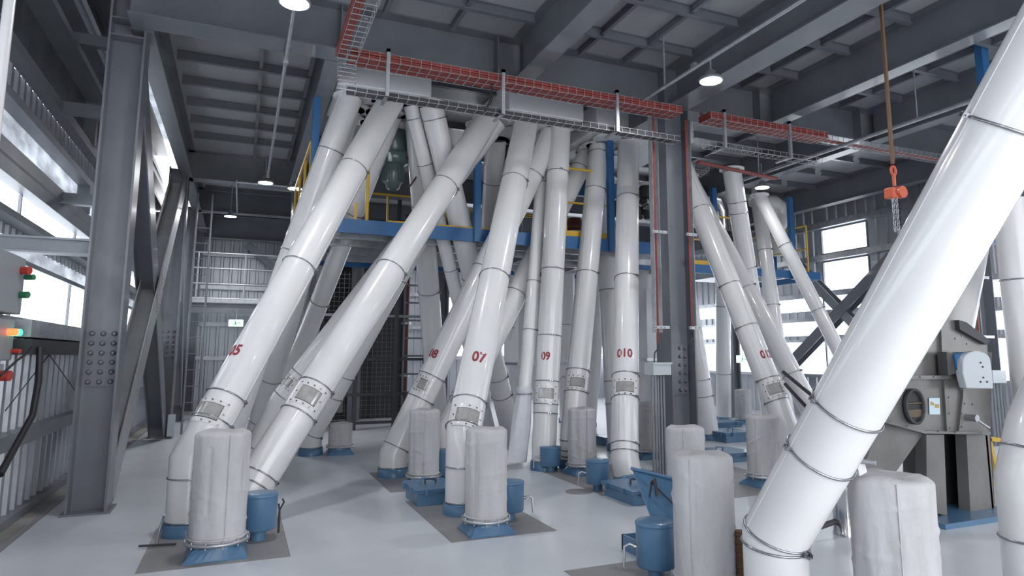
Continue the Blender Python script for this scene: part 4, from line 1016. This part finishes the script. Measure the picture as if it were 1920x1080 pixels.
# ================================================================ CHAIN HOIST
T = at(1650, 0, d=7.3); H = at(1678, 362, d=7.3); T = Vector((H.x, H.y, 5.8))
t = thing('chain_hoist', 'orange chain hoist hanging on a brown sling at right', 'hoist', H)
mb = MB(); mb.box2(T, H+Vector((0, 0, .33)), .03, .03, (0, 1, 0)); mb.build('sling', 'rope', t)
mb = MB().tube([H+Vector((.035*math.cos(2*math.pi*i/16), 0, .25+.05*math.sin(2*math.pi*i/16))) for i in range(16)], .014, 8, closed=True)
mb.tube([H+Vector((0, 0, .2)), H+Vector((0, 0, .08))], .018, 8); mb.build('hook', 'orange', t)
rx = RT
mb = MB(); mb.obox(H, rx*.075, Vector((0, .055, 0)), Vector((0, 0, .06))); mb.build('hoist_body', 'orange', t, bevel=.012)
mb = MB(); c_ = H+rx*.03; mb.tube([c_-Vector((0, .07, 0)), c_+Vector((0, .065, 0))], .065, 24); mb.build('chain_wheel', 'orange', t)
def chain(x, z0, z1, y, m, name):
    mb = MB(); z = z1; k = 0
    while z > z0:
        c_ = Vector((x, y, z)); a = Vector((.014, 0, 0)) if k % 2 else Vector((0, .014, 0))
        mb.tube([c_+a*math.cos(2*math.pi*i/8)+Vector((0, 0, .022*math.sin(2*math.pi*i/8))) for i in range(8)], .0045, 5, closed=True); z -= .032; k += 1
    return mb.build(name, m, t)
chain(H.x-.04, 2.9, H.z-.06, H.y, 'galv', 'load_chain'); chain(H.x-.01, 2.75, H.z-.06, H.y-.02, 'galv', 'load_chain'); chain(H.x+.045, 3.1, H.z-.06, H.y, 'black', 'hand_chain'); chain(H.x+.07, 3.0, H.z-.06, H.y+.02, 'black', 'hand_chain')

# ================================================================ GREY MACHINE (right)
YM = 4.65; DY = .6
def mp_(x, y, Y=YM): return at(x, y, Y=Y)
def plate(pts, y0, dep, name, m, t, bevel=0): return MB().prism([mp_(x, y, y0) for x, y in pts], (0, dep, 0)).build(name, m, t, bevel=bevel)
b = mp_(1760, 960); t = thing('milling_machine', 'large grey steel aspirator machine with a round port, right behind the big pipe', 'machine', (b.x, YM+.5, 0))
plate([(1765, 582), (1800, 612), (1850, 640), (1856, 708), (1690, 708), (1715, 660)], YM, DY, 'upper_housing', 'mach', t)
plate([(1690, 711), (1812, 711), (1812, 740), (1856, 812), (1738, 810), (1648, 784)], YM-.02, DY, 'middle_housing', 'mach', t)
plate([(1812, 660), (1860, 660), (1858, 812), (1812, 805)], YM+.1, DY-.15, 'side_housing', 'mach', t)
plate([(1686, 704), (1815, 704), (1815, 711), (1686, 711)], YM-.07, DY+.1, 'flange_strip', 'mach', t)
plate([(1646, 783), (1738, 809), (1738, 814), (1644, 788)], YM-.06, DY+.1, 'flange_strip', 'mach', t)
plate([(1736, 808), (1858, 810), (1858, 815), (1736, 813)], YM-.06, DY+.1, 'flange_strip', 'mach', t)
plate([(1648, 788), (1732, 812), (1680, 885), (1618, 885)], YM+.05, .4, 'slanting_chute', 'mach', t)
b0 = mp_(1737, 815); 
plate([(1737, 815), (1770, 815), (1776, 966), (1738, 960)], YM, .12, 'leg', 'mach', t)
plate([(1812, 815), (1855, 815), (1866, 968), (1820, 967)], YM, .12, 'leg', 'mach', t)
plate([(1737, 815), (1858, 815), (1866, 960), (1740, 955)], YM+.3, .28, 'inner_panel', 'machd', t)  # shade of the recess between the legs is put into the panel colour
q = mp_(1866, 815); q2 = mp_(1866, 968)
MB().box(q2.x-.04, q2.x-.01, YM, YM+DY, .04, q.z).build('side_panel', 'mach', t)
a = mp_(1745, 960); MB().box(a.x-.15, q2.x+.1, YM-.25, YM+DY, 0, .05).build('plinth', 'blue', t)
plate([(1798, 600), (1812, 604), (1858, 640), (1850, 646), (1800, 618)], YM-.05, DY, 'cover_flap', 'dark', t)
c_ = mp_(1712, 762, YM-.04); rr = .135
mb = MB(); n = 40
v = []
for (r_, y_) in ((rr+.008, 0), (rr+.008, -.035), (rr-.012, -.035), (rr-.012, .02)):
    for i in range(n): th = 2*math.pi*i/n; v.append((c_.x+r_*math.cos(th)*.93, c_.y+y_, c_.z+r_*math.sin(th)*1.2))
mb.add(v, [(j*n+i, j*n+(i+1) % n, (j+1)*n+(i+1) % n, (j+1)*n+i) for j in range(3) for i in range(n)], True)
port = mb.build('port_rim', 'dark', t)
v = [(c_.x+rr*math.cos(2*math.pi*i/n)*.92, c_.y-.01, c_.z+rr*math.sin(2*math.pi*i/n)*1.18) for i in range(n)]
sub(MB().add(v, [tuple(range(n))]), 'port_dark_disc', 'black', port)  # flat black disc stands in for the dark inside of the port
sub(MB().tube([(c_.x-.11, c_.y-.018, c_.z+.03), (c_.x+.11, c_.y-.012, c_.z+.03)], .010, 12), 'roller', 'bronze', port); sub(MB().box(c_.x-.1, c_.x+.1, c_.y-.016, c_.y-.011, c_.z-.10, c_.z-.03), 'inner_band', 'bronze', port)
st = plate([(1742, 746), (1762, 746), (1763, 777), (1743, 777)], YM-.03, .004, 'warning_label', 'sticker', t)
k = MB().prism([mp_(x, y, YM-.032) for x, y in ((1745, 752), (1751, 755), (1752, 760), (1745, 760))], (0, .002, 0)); k.prism([mp_(x, y, YM-.032) for x, y in ((1753, 758), (1761, 758), (1761, 765), (1753, 765))], (0, .002, 0)); sub(k, 'label_print', 'ochre', st)
plate([(1764, 590), (1770, 596), (1776, 706), (1768, 706)], YM-.03, .05, 'rib', 'mach', t)
plate([(1770, 714), (1776, 714), (1782, 808), (1776, 808)], YM-.05, .04, 'rib', 'mach', t)
plate([(1806, 712), (1812, 742), (1804, 808), (1798, 808), (1806, 742)], YM-.05, .04, 'rib', 'mach', t)
pb = []
for (x, y) in ((1775, 720), (1778, 745), (1778, 775), (1780, 803), (1801, 730), (1802, 775), (1802, 800), (1700, 707), (1725, 707), (1750, 707), (1670, 790), (1700, 799), (1808, 757), (1822, 758), (1790, 635), (1802, 630), (1812, 645), (1758, 808), (1790, 810), (1840, 812)):
    pb.append(mp_(x, y, YM-.07))
bolts(t, pb, (0, -1, 0), .009, .014, 'chrome', 'bolts')
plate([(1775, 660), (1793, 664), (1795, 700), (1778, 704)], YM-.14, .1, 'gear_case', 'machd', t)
plate([(1790, 666), (1810, 660), (1812, 706), (1796, 700)], YM-.16, .12, 'blue_motor', 'deckblue', t)
# guard as its rounded plate
g_ = [(1808, 735)]+[(1808, 690)]+[(1810+50*(.5-.5*math.cos(math.pi*i/10)), 672-13*math.sin(math.pi*i/10)) for i in range(11)]+[(1862, 735)]
gd = plate([(1813, 728), (1806, 700)]+[(1832-26*math.cos(math.pi*i/12), 678-20*math.sin(math.pi*i/12)) for i in range(13)]+[(1861, 700), (1863, 729)], YM-.22, .08, 'drive_guard', 'guard', t, bevel=.01)
for x, y in ((1838, 680), (1842, 688), (1843, 708), (1838, 716), (1850, 716)): q = mp_(x, y, YM-.22); sub(MB().tube([q, q-Vector((0, .01, 0))], .009, 8), 'guard_dark_disc', 'dark', gd)  # small raised dark discs drawn in place of holes
q = mp_(1827, 784, YM-.1); MB().tube([q, mp_(1856, 803, YM-.2)], .012, 8).build('crank_handle', 'galv', t)
MB().tube([q+Vector((0, .1, 0)), q-Vector((0, .03, 0))], .035, 16).build('crank_hub', 'galv', t)
# feed pipe into the machine top
A = at(1793, 640, Y=5.0); B = at(1845, 380, Y=5.6)
t = thing('feed_pipe', 'white feed pipe entering the top of the grey machine', 'pipe', A)
MB().tube([A, B], .15, 32).build('pipe_body', 'white', t)
# conduits on the right column
xr = at(1868, 600, Y=7.95).x
for k in range(4): tag(MB().tube([(12.3+k*.09, 7.9, 1.1), (12.3+k*.09, 7.9, 0)], .03, 8).build('conduit', 'steel2'), ['leftmost', 'second', 'third', 'rightmost'][k]+' of the grey conduits on the right column behind the machine', 'conduit', 'conduits on the right column')
tag(MB().box(12.25, 12.62, 7.8, 8.05, 1.1, 1.32).build('junction_box', 'guard'), 'pale junction box on the dark right column', 'junction box')
tag(MB().tube([(12.2, 7.95, 1.3), (12.2, 7.95, 4.6)], .02, 8).build('red_cable_run', 'red'), 'red cable running down the dark right column', 'cable')
for z in (1.9, 3.0): tag(MB().box(12.3, 12.75, 8.02, 8.06, z, z+.05).build('cable_clamp', 'galv'), ('lower' if z < 2 else 'upper')+' strap clamp on the dark right column', 'clamp')

# stainless duct and bracket beneath the big pipe
b = P0(1588, 1003); t = thing('stainless_duct', 'shiny stainless duct standing between the big pipe and the wide fabric filter', 'duct', b)
zt = bendz(b, 895); rr = 23*depth(b)/F
MB().lathe([(rr*1.06, 0), (rr*1.05, .03), (rr, .04), (rr*.98, zt*.8), (rr*1.02, zt*.82), (rr*.85, zt)], 40, b).build('duct_body', 'duct', t)
MB().tube([b+Vector((0, 0, zt)), b+Vector((0.02, -.05, zt+.12)), at(1592, 868, d=depth(b)-.3)], rr*.7, 24).build('flexible_collar', 'galv', t)
q = at(1612, 870, d=3.9); t = thing('sampling_lever', 'white plate with a small lever on the underside of the big pipe', 'lever', q)
MB().prism([at(1598, 830, d=3.75), at(1610, 828, d=3.75), at(1626, 885, d=3.75), at(1612, 893, d=3.75)], FW*.02).build('plate', 'white', t)
MB().tube([at(1614, 865, d=3.75), at(1642, 868, d=3.7)], .014, 10).build('lever_arm', 'galv', t)
o = MB().tube([at(1525, 992, z=.1), at(1565, 978, z=.12)], .025, 10).build('floor_rod', 'dark'); tag(o, 'dark rod lying near the floor between the big pipe and the stainless duct', 'rod')
# stair rails behind pipe 012
for (a, b2, lab) in (((1468, 697), (1535, 752), 'upper'), ((1472, 720), (1520, 772), 'lower')):
    A = at(*a, Y=7.6); B = at(*b2, Y=7.0); tag(MB().tube([A, B], .025, 10).build('stair_rail', 'dark'), lab+' dark sloping handrail right of pipe 012', 'handrail')
# brown hose between nearest filter and big pipe
q = at(1390, 1060, d=4.4); mb = MB().tube([Vector((q.x, q.y, 0)), Vector((q.x, q.y, .45))], .035, 16)
for k in range(9): mb.tube([Vector((q.x+.04*math.cos(2*math.pi*i/12), q.y+.04*math.sin(2*math.pi*i/12), .03+.05*k)) for i in range(12)], .008, 6, closed=True)
tag(mb.build('ribbed_hose', 'rope'), 'brown ribbed hose between the nearest fabric filter and the big pipe', 'hose')

# ================================================================ LEFT CONTROL BOXES, CABLE LADDER
t = thing('control_box', 'grey control box with red and green push buttons at the left edge', 'control box', (-1.95, 7.0, 1.9))
MB().box(-1.96, -1.80, 6.5, 7.3, 1.95, 2.45).build('enclosure', 'boxgrey', t, bevel=.01)
def btn(x, y, z, m, r=.035, nm='push_button'): MB().tube([(x, y, z), (x+.07, y-.03, z)], r, 16).build(nm, m, t)
btn(-1.8, 7.17, 2.33, 'redbtn'); btn(-1.78, 7.24, 2.28, 'greenbtn', .025); btn(-1.8, 7.2, 2.12, 'greenbtn', .03)
t = thing('control_box', 'lower grey control box with lit red and green indicator at the left edge', 'control box', (-1.95, 7.0, 1.5))
MB().box(-1.96, -1.82, 6.5, 7.25, 1.55, 1.9).build('enclosure', 'boxgrey', t, bevel=.01)
btn(-1.82, 7.06, 1.79, 'redlit', .03, 'red_indicator'); btn(-1.82, 7.17, 1.79, 'greenlit', .03, 'green_indicator'); btn(-1.82, 7.22, 1.63, 'redbtn', .02, 'push_button')
t = thing('emergency_stop', 'small box with a red emergency stop button under the control boxes', 'control box', (-1.95, 7.1, 1.25))
MB().box(-1.96, -1.88, 7.0, 7.3, 1.38, 1.52).build('enclosure', 'guard', t); MB().tube([(-1.88, 7.2, 1.42), (-1.8, 7.18, 1.42)], .045, 16).build('push_button', 'redbtn', t)
tag(MB().box(-1.96, -1.76, 7.5, 14.5, 1.76, 1.92).build('cable_duct', 'galv'), 'galvanised duct along the left wall below the window strip', 'duct')
tag(MB().box(-1.96, -1.74, 7.5, 14.5, 1.60, 1.74).build('cable_duct', 'dark'), 'dark duct along the left wall under the galvanised one', 'duct')
for i, (a, b_, lab) in enumerate((((75, 650), (0, 890), 'thick black cable sweeping down the left wall from the duct'), ((60, 650), (0, 705), 'black cable reaching from the duct to the emergency stop'))):
    A = at(*a, X=-1.72); B = at(*b_, X=-1.72); m_ = (A+B)/2+Vector((.03, .25, -.1)) if i == 0 else (A+B)/2
    tag(MB().tube([A, A.lerp(m_, .5)+Vector((0, .08, 0)), m_, B], .028 if i == 0 else .01, 10).build('black_cable', 'black'), lab, 'cable')
for i, (a, b_) in enumerate((((120, 630), (10, 770)), ((80, 648), (150, 745)))):
    tag(MB().tube([at(*a, X=-1.9), at(*b_, X=-1.9)], .006, 6).build('brace_rod', 'dark'), ('thin tie rod sloping down left' if i == 0 else 'thin tie rod sloping down right')+' across the left cladding', 'rod')
tag(MB().box(-1.2, -1.08, 14.9, 15.05, .05, .45).build('wall_box', 'guard'), 'small white box at the foot of the second left column', 'box')
